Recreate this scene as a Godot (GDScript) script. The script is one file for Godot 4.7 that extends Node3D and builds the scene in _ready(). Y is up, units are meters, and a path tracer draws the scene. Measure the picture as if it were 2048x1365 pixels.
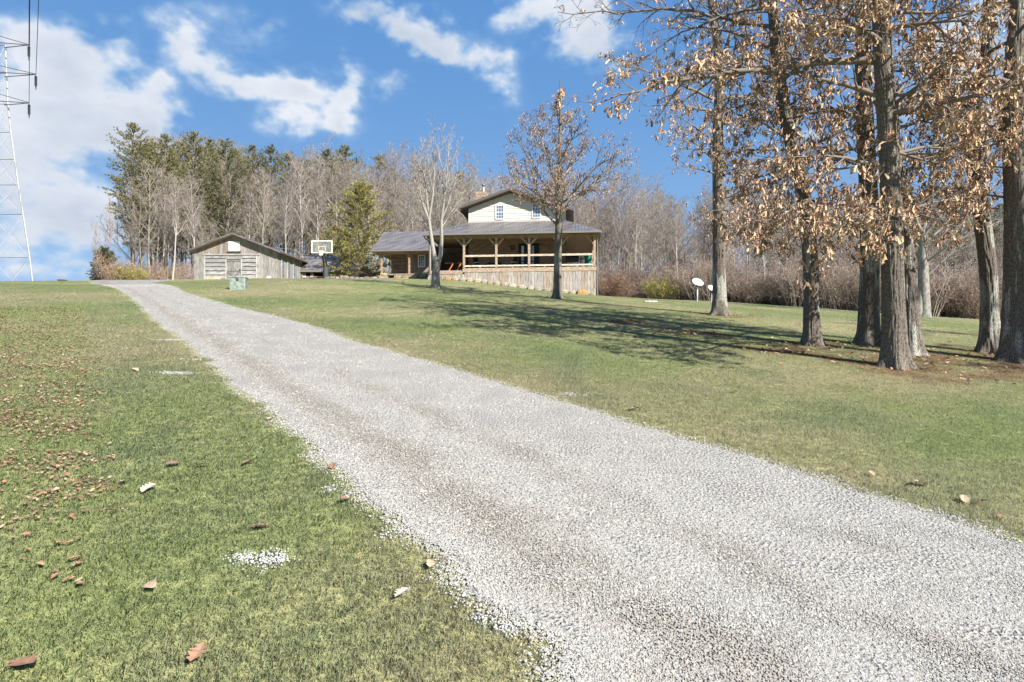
extends Node3D
# A gravel drive climbing a lawn to a log house and a barn, oaks with brown leaves on the right, bare woods behind.
# World: x to the right, y up, the camera looks along -z. "d" below is depth ahead of the camera (z = -d).

const F := 1200.0          # focal length in pixels of the 2048 x 1365 photograph
const EYE := 1.75
const UP := Vector3.UP

var M := {}                # materials
var names := {}            # used top-level names
var grid := PackedFloat32Array()
const GX0 := -130
const GX1 := 130
const GD0 := -30
const GD1 := 170
var mask := PackedByteArray()   # drive mask, 0.1 m cells
const MX0 := -46.0
const MD0 := -9.0
const MW := 640
const MH := 700
var soft: FastNoiseLite
var fine: FastNoiseLite
var bark_noise: FastNoiseLite
var drive_l := PackedVector2Array()
var drive_r := PackedVector2Array()
var cut_l := PackedFloat32Array()   # left and right edge of the drive at each mask row
var cut_r := PackedFloat32Array()

class MB:
	var v := PackedVector3Array()
	var n := PackedVector3Array()
	var uv := PackedVector2Array()
	var c := PackedColorArray()
	var ix := PackedInt32Array()
	func tube(pts: PackedVector3Array, rad: PackedFloat32Array, sides: int, col: Color, cap := false) -> void:
		var m := pts.size()
		var t := (pts[1] - pts[0]).normalized()
		var x := t.cross(Vector3(0.31, 0.2, 0.93)).normalized()
		var base := v.size()
		var along := 0.0
		for i in m:
			if i > 0:
				along += pts[i].distance_to(pts[i - 1])
			var t2 := t
			if i > 0 and i < m - 1:
				t2 = (pts[i + 1] - pts[i - 1]).normalized()
			elif i == m - 1:
				t2 = (pts[i] - pts[i - 1]).normalized()
			x = (x - t2 * x.dot(t2)).normalized()
			var y := t2.cross(x)
			for k in sides:
				var a := TAU * k / sides
				var o := x * cos(a) + y * sin(a)
				v.append(pts[i] + o * rad[i])
				n.append(o)
				uv.append(Vector2(float(k) / sides, along))
				c.append(col)
		for i in m - 1:
			for k in sides:
				var a := base + i * sides + k
				var b := base + i * sides + (k + 1) % sides
				ix.append_array([a, b + sides, b, a, a + sides, b + sides])
		if cap:
			for e in [0, m - 1]:
				var s: int = v.size()
				var q: int = base + e * sides
				var nn: Vector3 = (pts[0] - pts[1]).normalized() if e == 0 else (pts[m - 1] - pts[m - 2]).normalized()
				for k in sides:
					v.append(v[q + k]); n.append(nn); uv.append(Vector2.ZERO); c.append(col)
				for k in range(1, sides - 1):
					if e == 0:
						ix.append_array([s, s + k, s + k + 1])
					else:
						ix.append_array([s, s + k + 1, s + k])
	func tri(a: Vector3, b: Vector3, d: Vector3, col := Color.WHITE) -> void:
		# counter-clockwise seen from the front as given; stored clockwise
		var nn := (b - a).cross(d - a).normalized()
		var s := v.size()
		v.append(a); v.append(d); v.append(b)
		for k in 3:
			n.append(nn); c.append(col)
		uv.append(Vector2(a.x + a.z, a.y)); uv.append(Vector2(d.x + d.z, d.y)); uv.append(Vector2(b.x + b.z, b.y))
		ix.append_array([s, s + 1, s + 2])
	func quad(a: Vector3, b: Vector3, d: Vector3, e: Vector3, col := Color.WHITE, uvs := PackedVector2Array()) -> void:
		var nn := (b - a).cross(d - a)
		if nn.length_squared() < 1e-14:
			nn = (d - a).cross(e - a)
		nn = nn.normalized()
		var s := v.size()
		v.append(a); v.append(b); v.append(d); v.append(e)
		for k in 4:
			n.append(nn); c.append(col)
		if uvs.size() == 4:
			uv.append_array(uvs)
		else:
			uv.append(Vector2(0, 0)); uv.append(Vector2(a.distance_to(b), 0)); uv.append(Vector2(a.distance_to(b), b.distance_to(d))); uv.append(Vector2(0, b.distance_to(d)))
		ix.append_array([s, s + 2, s + 1, s, s + 3, s + 2])
	func box(ct: Vector3, h: Vector3, bs := Basis(), col := Color.WHITE, off := Vector2.ZERO) -> void:
		var ax := [bs.x * h.x, bs.y * h.y, bs.z * h.z]
		var hs := [h.x, h.y, h.z]
		var lng := 0
		if h.y >= h.x and h.y >= h.z:
			lng = 1
		elif h.z >= h.x and h.z >= h.y:
			lng = 2
		for f in 3:
			var i := (f + 1) % 3
			var j := (f + 2) % 3
			for sg in [1.0, -1.0]:
				var N: Vector3 = ax[f] * sg
				var T: Vector3 = ax[i] * sg
				var B: Vector3 = ax[j]
				var ue: float = hs[i]
				var ve: float = hs[j]
				var u4 := PackedVector2Array()
				for q in [[-1, -1], [1, -1], [1, 1], [-1, 1]]:
					var cu: float = q[0] * ue
					var cv: float = q[1] * ve
					if lng == i:
						u4.append(Vector2(cv, cu) + off)
					else:
						u4.append(Vector2(cu, cv) + off)
				quad(ct + N - T - B, ct + N + T - B, ct + N + T + B, ct + N - T + B, col, u4)
	func wedge(a: PackedVector3Array, d: Vector3, col := Color.WHITE) -> void:
		# prism: polygon a (counter-clockwise seen from the front, front faces -d) pushed along d
		var k := a.size()
		for i in range(1, k - 1):
			tri(a[0], a[i], a[i + 1], col)
			tri(a[0] + d, a[i + 1] + d, a[i] + d, col)
		for i in k:
			var j := (i + 1) % k
			quad(a[j], a[i], a[i] + d, a[j] + d, col)
	func mesh() -> ArrayMesh:
		var arr := []
		arr.resize(Mesh.ARRAY_MAX)
		arr[Mesh.ARRAY_VERTEX] = v
		arr[Mesh.ARRAY_NORMAL] = n
		arr[Mesh.ARRAY_TEX_UV] = uv
		arr[Mesh.ARRAY_COLOR] = c
		arr[Mesh.ARRAY_INDEX] = ix
		var m := ArrayMesh.new()
		m.add_surface_from_arrays(Mesh.PRIMITIVE_TRIANGLES, arr)
		return m

# ------------------------------------------------------------------ small helpers
func W(x: float, y: float, d: float) -> Vector3:
	return Vector3(x, y, -d)

func pix(u: float, v: float, d: float) -> Vector3:
	return Vector3((u - 1024.0) / F * d, EYE + (682.5 - v) / F * d, -d)

func rngs(s: int) -> RandomNumberGenerator:
	var r := RandomNumberGenerator.new()
	r.seed = s
	return r

func numbered(called: String) -> String:
	if not names.has(called):
		names[called] = 0
		return called
	names[called] += 1
	return "%s_%03d" % [called, names[called]]

func tag(o: Node, label: String, category: String, group := "", kind := "") -> void:
	o.set_meta("label", label)
	if category:
		o.set_meta("category", category)
	if group:
		o.set_meta("group", group)
	if kind:
		o.set_meta("kind", kind)

func thing(called: String, label: String, category: String, at: Vector3, turn := 0.0, group := "") -> Node3D:
	var o := Node3D.new()
	o.name = numbered(called)
	add_child(o)
	o.position = at
	o.rotation.y = turn
	tag(o, label, category, group)
	return o

func part(par: Node3D, called: String, mesh: Mesh, mat: Material, at := Vector3.ZERO) -> MeshInstance3D:
	var o := MeshInstance3D.new()
	o.name = called
	o.mesh = mesh
	o.material_override = mat
	o.position = at
	par.add_child(o, true)
	return o

func solo(called: String, mesh: Mesh, mat: Material, at: Vector3, label: String, category: String, group := "", kind := "") -> MeshInstance3D:
	var o := MeshInstance3D.new()
	o.name = numbered(called)
	o.mesh = mesh
	o.material_override = mat
	o.position = at
	add_child(o)
	tag(o, label, category, group, kind)
	return o

func bx(par: Node3D, called: String, mat: Material, a: Vector3, b: Vector3, col := Color.WHITE, off := Vector2.ZERO) -> MeshInstance3D:
	# a box between two opposite corners, in the parent's axes
	var mb := MB.new()
	mb.box(Vector3.ZERO, (b - a).abs() * 0.5, Basis(), col, off)
	return part(par, called, mb.mesh(), mat, (a + b) * 0.5)

func bar(par: Node3D, called: String, mat: Material, a: Vector3, b: Vector3, w: float, t: float, col := Color.WHITE, off := Vector2.ZERO) -> MeshInstance3D:
	# a squared bar from a to b
	var mb := MB.new()
	var y := (b - a).normalized()
	var x := y.cross(Vector3(0, 0, 1)) if absf(y.z) < 0.9 else y.cross(Vector3(0, 1, 0))
	x = x.normalized()
	var z := x.cross(y)
	mb.box(Vector3.ZERO, Vector3(w * 0.5, a.distance_to(b) * 0.5, t * 0.5), Basis(x, y, z), col, off)
	return part(par, called, mb.mesh(), mat, (a + b) * 0.5)

func rod(par: Node3D, called: String, mat: Material, pts: Array, r: float, sides := 8) -> MeshInstance3D:
	var mb := MB.new()
	var ra := PackedFloat32Array()
	for p in pts:
		ra.append(r)
	mb.tube(PackedVector3Array(pts), ra, sides, Color.WHITE, true)
	return part(par, called, mb.mesh(), mat)

# ------------------------------------------------------------------ ground shape
func make_grid() -> void:
	# known ground points (x, depth, height): the slope of the drive, the feet of trees and buildings
	var pts := []
	for q in [[-14, -10], [0, -10], [14, -10], [-7, 3], [0, 3], [7, 3], [-12, 11], [0, 11], [9, 11], [15, 13], [-5, 20], [6, 20], [0, 28]]:
		pts.append([q[0], q[1], 0.136 * q[1] - 0.034 * q[0]])
	pts += [[-12.9, 23, 3.51], [-18, 30, 4.5], [-26, 41, 5.68], [-33, 41, 5.75], [-45, 41, 5.8], [-29, 55, 7.3], [-38, 55, 7.18], [-50, 60, 7.3],
		[-20, 49, 6.87], [-19, 62, 7.25], [-14, 47, 6.62], [-9.5, 50, 6.85], [-3.4, 44, 6.13], [1.2, 44, 5.55], [6.1, 44, 5.0], [0, 54, 6.5], [-4.2, 33, 4.64], [2.1, 28, 3.73],
		[12.9, 42, 4.55], [24, 35, 3.15], [17, 46, 4.6], [30, 40, 3.2], [22, 24, 2.35], [32, 60, 3.4], [10, 62, 5.0], [10, 85, 5.0], [-10, 85, 7.0], [-40, 85, 7.6], [-75, 85, 7.4],
		[-70, 50, 6.2], [-60, 120, 5], [60, 60, 1.5], [60, 120, 2], [0, 150, 5], [110, 0, -6], [-110, 0, 3], [110, 150, 0], [-110, 150, 4], [40, 0, -1.6], [-40, 5, 2.0]]
	var m := pts.size()
	var size := m + 3
	var a := []
	for i in size:
		var row := PackedFloat64Array()
		row.resize(size + 1)
		a.append(row)
	for i in m:
		for j in m:
			if i != j:
				var r2: float = pow(pts[i][0] - pts[j][0], 2) + pow(pts[i][1] - pts[j][1], 2)
				a[i][j] = 0.5 * r2 * log(r2)
			else:
				a[i][j] = 2.0
		for e in [[m, 1.0], [m + 1, float(pts[i][0])], [m + 2, float(pts[i][1])]]:
			a[i][e[0]] = e[1]
			a[e[0]][i] = e[1]
		a[i][size] = pts[i][2]
	for c in size:
		var best := c
		for r in range(c, size):
			if absf(a[r][c]) > absf(a[best][c]):
				best = r
		var t = a[c]
		a[c] = a[best]
		a[best] = t
		for r in range(c + 1, size):
			var k: float = a[r][c] / a[c][c]
			if k != 0.0:
				var dst: PackedFloat64Array = a[r]
				var src: PackedFloat64Array = a[c]
				for q in range(c, size + 1):
					dst[q] -= k * src[q]
				a[r] = dst
	var w := PackedFloat64Array()
	w.resize(size)
	for i in range(size - 1, -1, -1):
		var s: float = a[i][size]
		for j in range(i + 1, size):
			s -= a[i][j] * w[j]
		w[i] = s / a[i][i]
	var px := PackedFloat64Array()
	var pd := PackedFloat64Array()
	for p in pts:
		px.append(p[0])
		pd.append(p[1])
	grid.resize((GX1 - GX0 + 1) * (GD1 - GD0 + 1))
	var at := 0
	for d in range(GD0, GD1 + 1):
		for x in range(GX0, GX1 + 1):
			var h := w[m] + w[m + 1] * x + w[m + 2] * d
			for i in m:
				var r2 := (x - px[i]) * (x - px[i]) + (d - pd[i]) * (d - pd[i])
				if r2 > 0.0:
					h += w[i] * 0.5 * r2 * log(r2)
			h += soft.get_noise_2d(x * 5.0, d * 5.0) * 0.05 * clampf(Vector2(x, d).length() / 8.0, 0.0, 1.0)
			grid[at] = h
			at += 1

func hgt(x: float, d: float) -> float:
	var fx := clampf(x - GX0, 0.0, GX1 - GX0 - 0.001)
	var fd := clampf(d - GD0, 0.0, GD1 - GD0 - 0.001)
	var ix := int(fx)
	var id := int(fd)
	fx -= ix
	fd -= id
	var w := GX1 - GX0 + 1
	var k := id * w + ix
	return lerpf(lerpf(grid[k], grid[k + 1], fx), lerpf(grid[k + w], grid[k + w + 1], fx), fd)

func G(x: float, d: float, lift := 0.0) -> Vector3:
	return Vector3(x, hgt(x, d) + lift, -d)

func hit(u: float, v: float) -> Vector3:
	# where the line of sight through a pixel meets the ground
	var d := 1.5
	while d < 90.0:
		var p := pix(u, v, d)
		if p.y < hgt(p.x, d):
			break
		d += 0.05
	return pix(u, v, d)

func in_drive(x: float, d: float) -> bool:
	var i := int((x - MX0) * 10.0)
	var j := int((d - MD0) * 10.0)
	if i < 0 or j < 0 or i >= MW or j >= MH:
		return false
	return mask[j * MW + i] == 1

# ------------------------------------------------------------------ materials
func noise_tex(freq: float, ramp: Array, size := 512, seed_ := 1, kind := FastNoiseLite.TYPE_SIMPLEX_SMOOTH, oct := 5) -> NoiseTexture2D:
	var nz := FastNoiseLite.new()
	nz.noise_type = kind
	nz.seed = seed_
	nz.frequency = freq
	nz.fractal_octaves = oct
	var t := NoiseTexture2D.new()
	t.width = size
	t.height = size
	t.seamless = true
	t.noise = nz
	if ramp.size():
		var g := Gradient.new()
		var off := PackedFloat32Array()
		var cols := PackedColorArray()
		for r in ramp:
			off.append(r[0])
			var s: float = r[1]
			cols.append(Color(s, s, s) if r.size() == 2 else Color(r[1], r[2], r[3]))
		g.offsets = off
		g.colors = cols
		t.color_ramp = g
	return t

func mat(key: String, col: Color, rough := 0.85, tex: Texture2D = null, scale := Vector3.ONE, vc := true) -> StandardMaterial3D:
	# col is a linear base colour
	var m := StandardMaterial3D.new()
	m.albedo_color = col.linear_to_srgb()
	m.roughness = rough
	m.metallic_specular = 0.35
	if tex:
		m.albedo_texture = tex
	m.uv1_scale = scale
	m.vertex_color_use_as_albedo = vc
	M[key] = m
	return m

func make_materials() -> void:
	var grain := noise_tex(0.02, [[0.0, 0.50], [0.35, 0.78], [0.6, 0.95], [1.0, 1.0]], 512, 3)
	var streak := noise_tex(0.035, [[0.0, 0.34], [0.4, 0.72], [0.55, 0.9], [1.0, 1.0]], 512, 9)
	var blot := noise_tex(0.012, [[0.0, 0.62], [0.5, 0.85], [1.0, 1.0]], 512, 12)
	var m := mat("lawn", Color.WHITE, 0.95, noise_tex(0.05, [[0.0, 0.45, 0.5, 0.42], [0.4, 0.8, 0.8, 0.75], [0.65, 0.98, 0.96, 0.9], [1.0, 1.0, 0.97, 0.92]], 1024, 21), Vector3(0.19, 0.19, 1))
	m.heightmap_enabled = false
	m = mat("gravel", Color.WHITE, 0.95, noise_tex(0.055, [[0.0, 0.6], [0.3, 0.78], [0.5, 0.9], [0.7, 1.0], [1.0, 1.0]], 1024, 5, FastNoiseLite.TYPE_SIMPLEX, 3), Vector3(0.5, 0.5, 1))
	var nt := noise_tex(0.055, [], 1024, 5, FastNoiseLite.TYPE_SIMPLEX, 3)
	nt.as_normal_map = true
	nt.bump_strength = 9.0
	m.normal_enabled = true
	m.normal_texture = nt
	m.normal_scale = 1.0
	mat("stone_bit", Color.WHITE, 0.9)
	m = mat("blade", Color.WHITE, 0.75)
	m.backlight_enabled = true
	m.backlight = Color(0.95, 0.95, 0.95)
	m = mat("leaf", Color.WHITE, 0.8)
	m.backlight_enabled = true
	m.backlight = Color(0.35, 0.35, 0.35)
	m = mat("bark", Color.WHITE, 0.95, noise_tex(0.03, [[0.0, 0.42], [0.4, 0.75], [0.7, 1.0], [1.0, 1.0]], 512, 33), Vector3(2.0, 0.9, 1))
	mat("pale_bark", Color.WHITE, 0.9, blot, Vector3(1.5, 0.6, 1))
	mat("twig", Color.WHITE, 0.95)
	m = mat("needle", Color.WHITE, 0.7)
	m.backlight_enabled = true
	m.backlight = Color(0.3, 0.3, 0.3)
	mat("wood", Color.WHITE, 0.85, streak, Vector3(2.6, 0.07, 1))       # weathered boards, grain along the length
	mat("timber", Color.WHITE, 0.8, grain, Vector3(2.4, 0.25, 1))       # newer posts and rails
	mat("log", Color.WHITE, 0.9, streak, Vector3(1.6, 0.08, 1))
	mat("mortar", Color(0.50, 0.43, 0.32), 0.95, blot, Vector3(1, 1, 1))
	mat("siding", Color(0.52, 0.495, 0.435), 0.6)
	m = mat("roof", Color(0.172, 0.16, 0.163), 0.42, blot, Vector3(0.2, 0.2, 1))
	m.metallic = 0.0
	m.metallic_specular = 0.5
	mat("fascia", Color(0.10, 0.082, 0.07), 0.5)
	mat("gutter", Color(0.16, 0.15, 0.14), 0.4)
	mat("soffit", Color(0.33, 0.25, 0.18), 0.9)
	mat("lime", Color(0.58, 0.57, 0.55), 0.9, blot, Vector3(1.5, 1.5, 1))
	mat("white", Color(0.78, 0.78, 0.76), 0.6)
	mat("sheet", Color(0.8, 0.79, 0.8), 0.7, noise_tex(0.02, [[0.0, 0.7], [0.45, 0.95], [1.0, 1.0]], 256, 44), Vector3(0.6, 0.6, 1))
	m = mat("glass", Color(0.10, 0.13, 0.20), 0.08)
	m.metallic_specular = 0.8
	mat("curtain", Color(0.55, 0.6, 0.7), 0.8)
	mat("navy", Color(0.012, 0.016, 0.028), 0.4)
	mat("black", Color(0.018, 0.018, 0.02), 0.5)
	mat("rock", Color.WHITE, 0.95, blot, Vector3(1.2, 1.2, 1))
	mat("steel", Color(0.36, 0.37, 0.38), 0.5)
	mat("dark_steel", Color(0.05, 0.05, 0.055), 0.6)
	mat("dish", Color(0.72, 0.72, 0.71), 0.5)
	mat("box_green", Color(0.25, 0.305, 0.27), 0.6, blot, Vector3(0.8, 0.8, 1))
	mat("bin_green", Color(0.01, 0.10, 0.07), 0.5)
	mat("rust", Color(0.09, 0.045, 0.035), 0.8, blot, Vector3(2, 2, 1))
	mat("orange", Color(0.5, 0.17, 0.03), 0.6)
	m = mat("clear", Color(0.85, 0.9, 0.92, 1.0), 0.05)
	m.albedo_color.a = 0.06
	m.transparency = BaseMaterial3D.TRANSPARENCY_ALPHA
	mat("net", Color(0.8, 0.8, 0.8), 0.8)
	m = mat("moss", Color(0.16, 0.22, 0.02), 0.95)

# ------------------------------------------------------------------ sky
const BLOBS := [[60, 85, 100, 55, .75], [150, 160, 95, 80, .8], [80, 260, 150, 90, .85], [60, 380, 150, 70, .7], [160, 425, 90, 55, .7], [300, 232, 75, 45, 1.0], [270, 270, 70, 40, .8], [100, 480, 160, 40, .5],
	[365, 75, 45, 38, .75], [420, 125, 60, 36, .6], [520, 165, 75, 26, .62], [600, 185, 55, 22, .65], [690, 165, 26, 50, .5], [620, 242, 80, 30, .72], [690, 235, 28, 38, .66], [322, 165, 22, 20, .55], [300, 30, 120, 25, .2], [520, 50, 60, 40, .22],
	[780, 30, 80, 50, .85], [850, 75, 62, 45, 1.0], [895, 108, 28, 24, .8], [720, 5, 60, 30, .6], [790, 140, 60, 60, .25], [960, 120, 40, 32, .5], [990, 175, 36, 50, .35], [1075, 25, 80, 36, .55], [1150, 65, 75, 55, .42], [1230, 70, 60, 70, .4], [1190, 20, 60, 40, .45],
	[1640, 268, 46, 24, .6], [1750, 200, 160, 120, .22], [1960, 70, 160, 110, .5], [1900, 200, 120, 80, .25], [100, 545, 220, 16, .6]]

func make_sky() -> Sky:
	var wide := FastNoiseLite.new()
	wide.seed = 4
	wide.frequency = 1.0
	wide.fractal_octaves = 6
	wide.fractal_gain = 0.55
	var im: Image = null
	for turn in 2:
		var w := 1024 if turn == 0 else 4096
		var h := w / 2
		if turn == 0:
			im = Image.create_empty(w, h, false, Image.FORMAT_RGB8)
		else:
			im.resize(w, h, Image.INTERPOLATE_BILINEAR)
		var x0 := 0 if turn == 0 else int(w * (0.5 - 47.0 / 360.0))
		var x1 := w if turn == 0 else int(w * (0.5 + 47.0 / 360.0))
		var y0 := 0 if turn == 0 else int(h * (0.5 - 37.0 / 180.0))
		var y1 := h if turn == 0 else int(h * 0.5) + 4
		for y in range(y0, y1):
			var el := (0.5 - (y + 0.5) / h) * PI
			var se := sin(el)
			var ce := cos(el)
			var up := clampf(se, 0.0, 1.0)
			# clear air: deep blue overhead, paler near the horizon
			var k := pow(1.0 - up, 3.2)
			var blue := Color(0.33, 0.535, 0.78).lerp(Color(0.70, 0.825, 0.95), k)
			for x in range(x0, x1):
				if se < -0.02:
					im.set_pixel(x, y, Color(0.42, 0.45, 0.42))
					continue
				var az := ((x + 0.5) / w - 0.5) * TAU
				var dir := Vector3(sin(az) * ce, se, cos(az) * ce)   # z forward here
				var q := dir * 3.4
				q.y *= 1.6
				var f := wide.get_noise_3d(q.x, q.y, q.z)
				var big := wide.get_noise_3d(q.x * 0.35 + 9.0, q.y * 0.35, q.z * 0.35)
				var b := 0.16 + 0.5 * big
				var shade := 0.0
				if dir.z > 0.25:
					var u := 1024.0 + F * dir.x / dir.z
					var vv := 682.5 - F * dir.y / dir.z
					u += wide.get_noise_3d(q.x * 2.0, q.y * 2.0, 31.0) * 60.0
					vv += wide.get_noise_3d(q.x * 2.0, q.y * 2.0, 71.0) * 45.0
					if u > -400 and u < 2450 and vv > -400:
						var s := 0.0
						for o in BLOBS:
							var du: float = (u - o[0]) / o[2]
							var dv: float = (vv - o[1]) / o[3]
							var r := du * du + dv * dv
							if r < 5.0:
								var e: float = o[4] * exp(-r)
								s += e
								shade += e * clampf(0.25 + dv * 0.5, 0.0, 1.0)
						var inside := clampf(minf(minf(u + 400, 2450 - u), vv + 400) / 400.0, 0.0, 1.0)
						b = lerpf(b, minf(s * 1.12, 1.2) * 0.95 + 0.03, inside)
				var det := wide.get_noise_3d(q.x * 3.0, q.y * 3.0 + 5.0, q.z * 3.0)
				var det2 := wide.get_noise_3d(q.x * 9.0, q.y * 9.0, q.z * 9.0 + 3.0)
				var dens := b * 0.92 + f * 0.55 * clampf(0.4 + b * 1.5, 0.0, 1.0) + (det * 0.55 + det2 * 0.28) * clampf(b * 3.0, 0.0, 1.0)
				var a := smoothstep(0.08, 0.82, dens)
				var thick := clampf(dens - 0.45, 0.0, 1.0)
				var cl := Color(0.90, 0.91, 0.935).lerp(Color(0.66, 0.71, 0.79), clampf(shade * 0.55 + thick * 0.35 - f * 0.5, 0.0, 0.75))
				im.set_pixel(x, y, blue.lerp(cl, a * 0.95))
	# the panorama's first column faces -z: turn the picture by half
	var half := im.get_width() / 2
	var tall := im.get_height()
	var turned := Image.create_empty(half * 2, tall, false, Image.FORMAT_RGB8)
	turned.blit_rect(im, Rect2i(0, 0, half, tall), Vector2i(half, 0))
	turned.blit_rect(im, Rect2i(half, 0, half, tall), Vector2i(0, 0))
	var m := PanoramaSkyMaterial.new()
	m.panorama = ImageTexture.create_from_image(turned)
	m.energy_multiplier = 1.0
	var s := Sky.new()
	s.sky_material = m
	return s

# ------------------------------------------------------------------ ground, drive
func ground_color(x: float, d: float) -> Color:
	var p := soft.get_noise_2d(x * 6.0, d * 6.0)
	var q := fine.get_noise_2d(x * 30.0, d * 30.0)
	var c := Color(0.265, 0.29, 0.135).lerp(Color(0.37, 0.34, 0.20), clampf(0.42 + p * 0.9 + q * 0.4, 0.0, 1.0))
	# dry leaf and needle litter round the oaks
	for o in LITTER:
		var e: float = Vector2(x - o[0], d - o[1]).length() / o[2]
		if e < 1.6:
			c = c.lerp(Color(0.27, 0.175, 0.105), clampf((1.25 - e + q * 1.1) * 0.9, 0.0, 0.8))
	# woodland floor beyond the lawn edge
	if d > 36.0:
		var edge := wood_edge(x)
		c = c.lerp(Color(0.15, 0.105, 0.075), clampf((d - edge + q * 2.0) / 2.0, 0.0, 1.0))
	return c

const LITTER := [[7.1, 11.0, 1.3], [8.5, 12.3, 1.2], [10.6, 12.4, 1.5], [9.8, 10.6, 1.6], [8.6, 14.3, 0.9], [7.0, 13.9, 0.7], [7.6, 21.6, 1.0], [11.2, 13.6, 0.9], [4.6, 15.4, 0.8], [5.8, 12.6, 0.9], [2.2, 28.0, 0.6], [3.4, 18.0, 0.6]]

func wood_edge(x: float) -> float:
	# depth at which the lawn gives way to the wood
	if x < -34.0:
		return 300.0
	if x < -13.0:
		return 63.0
	if x < 8.0:
		return lerpf(60.0, 52.0, (x + 13.0) / 21.0)
	if x < 14.0:
		return lerpf(52.0, 44.5, (x - 8.0) / 6.0)
	return lerpf(44.5, 38.0, clampf((x - 14.0) / 14.0, 0.0, 1.0))

func make_ground() -> void:
	var xs := PackedFloat32Array([-3000, -1200, -600, -300, -190])
	for x in range(GX0, GX1 + 1):
		xs.append(x)
	xs.append_array([190, 300, 600, 1200, 3000])
	var ds := PackedFloat32Array([-600, -200, -80])
	for d in range(GD0, GD1 + 1):
		ds.append(d)
	ds.append_array([230, 350, 700, 1500, 4000])
	var mb := MB.new()
	var w := xs.size()
	for d in ds:
		for x in xs:
			var y := hgt(x, d)
			var out := maxf(maxf(absf(x) - 130.0, d - 170.0), -30.0 - d)
			if out > 0.0:
				y = lerpf(y, -4.0, clampf(out / 300.0, 0.0, 1.0))
			mb.v.append(W(x, y, d))
			mb.n.append(Vector3(-(hgt(x + 0.6, d) - hgt(x - 0.6, d)) / 1.2, 1.0, (hgt(x, d + 0.6) - hgt(x, d - 0.6)) / 1.2).normalized())
			mb.uv.append(Vector2(x, d))
			mb.c.append(ground_color(x, d))
	for j in ds.size() - 1:
		for i in w - 1:
			var a := j * w + i
			mb.ix.append_array([a, a + w, a + w + 1, a, a + w + 1, a + 1])
	solo("lawn", mb.mesh(), M.lawn, Vector3.ZERO, "sloping mown lawn, green with straw-coloured patches", "", "", "structure")

func poly_at(p: PackedVector2Array, t: float) -> Vector2:
	# point at a share t of the length of a polyline
	var total := 0.0
	for i in p.size() - 1:
		total += p[i].distance_to(p[i + 1])
	var want := t * total
	for i in p.size() - 1:
		var l := p[i].distance_to(p[i + 1])
		if want <= l:
			return p[i].lerp(p[i + 1], want / maxf(l, 1e-6))
		want -= l
	return p[p.size() - 1]

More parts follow.
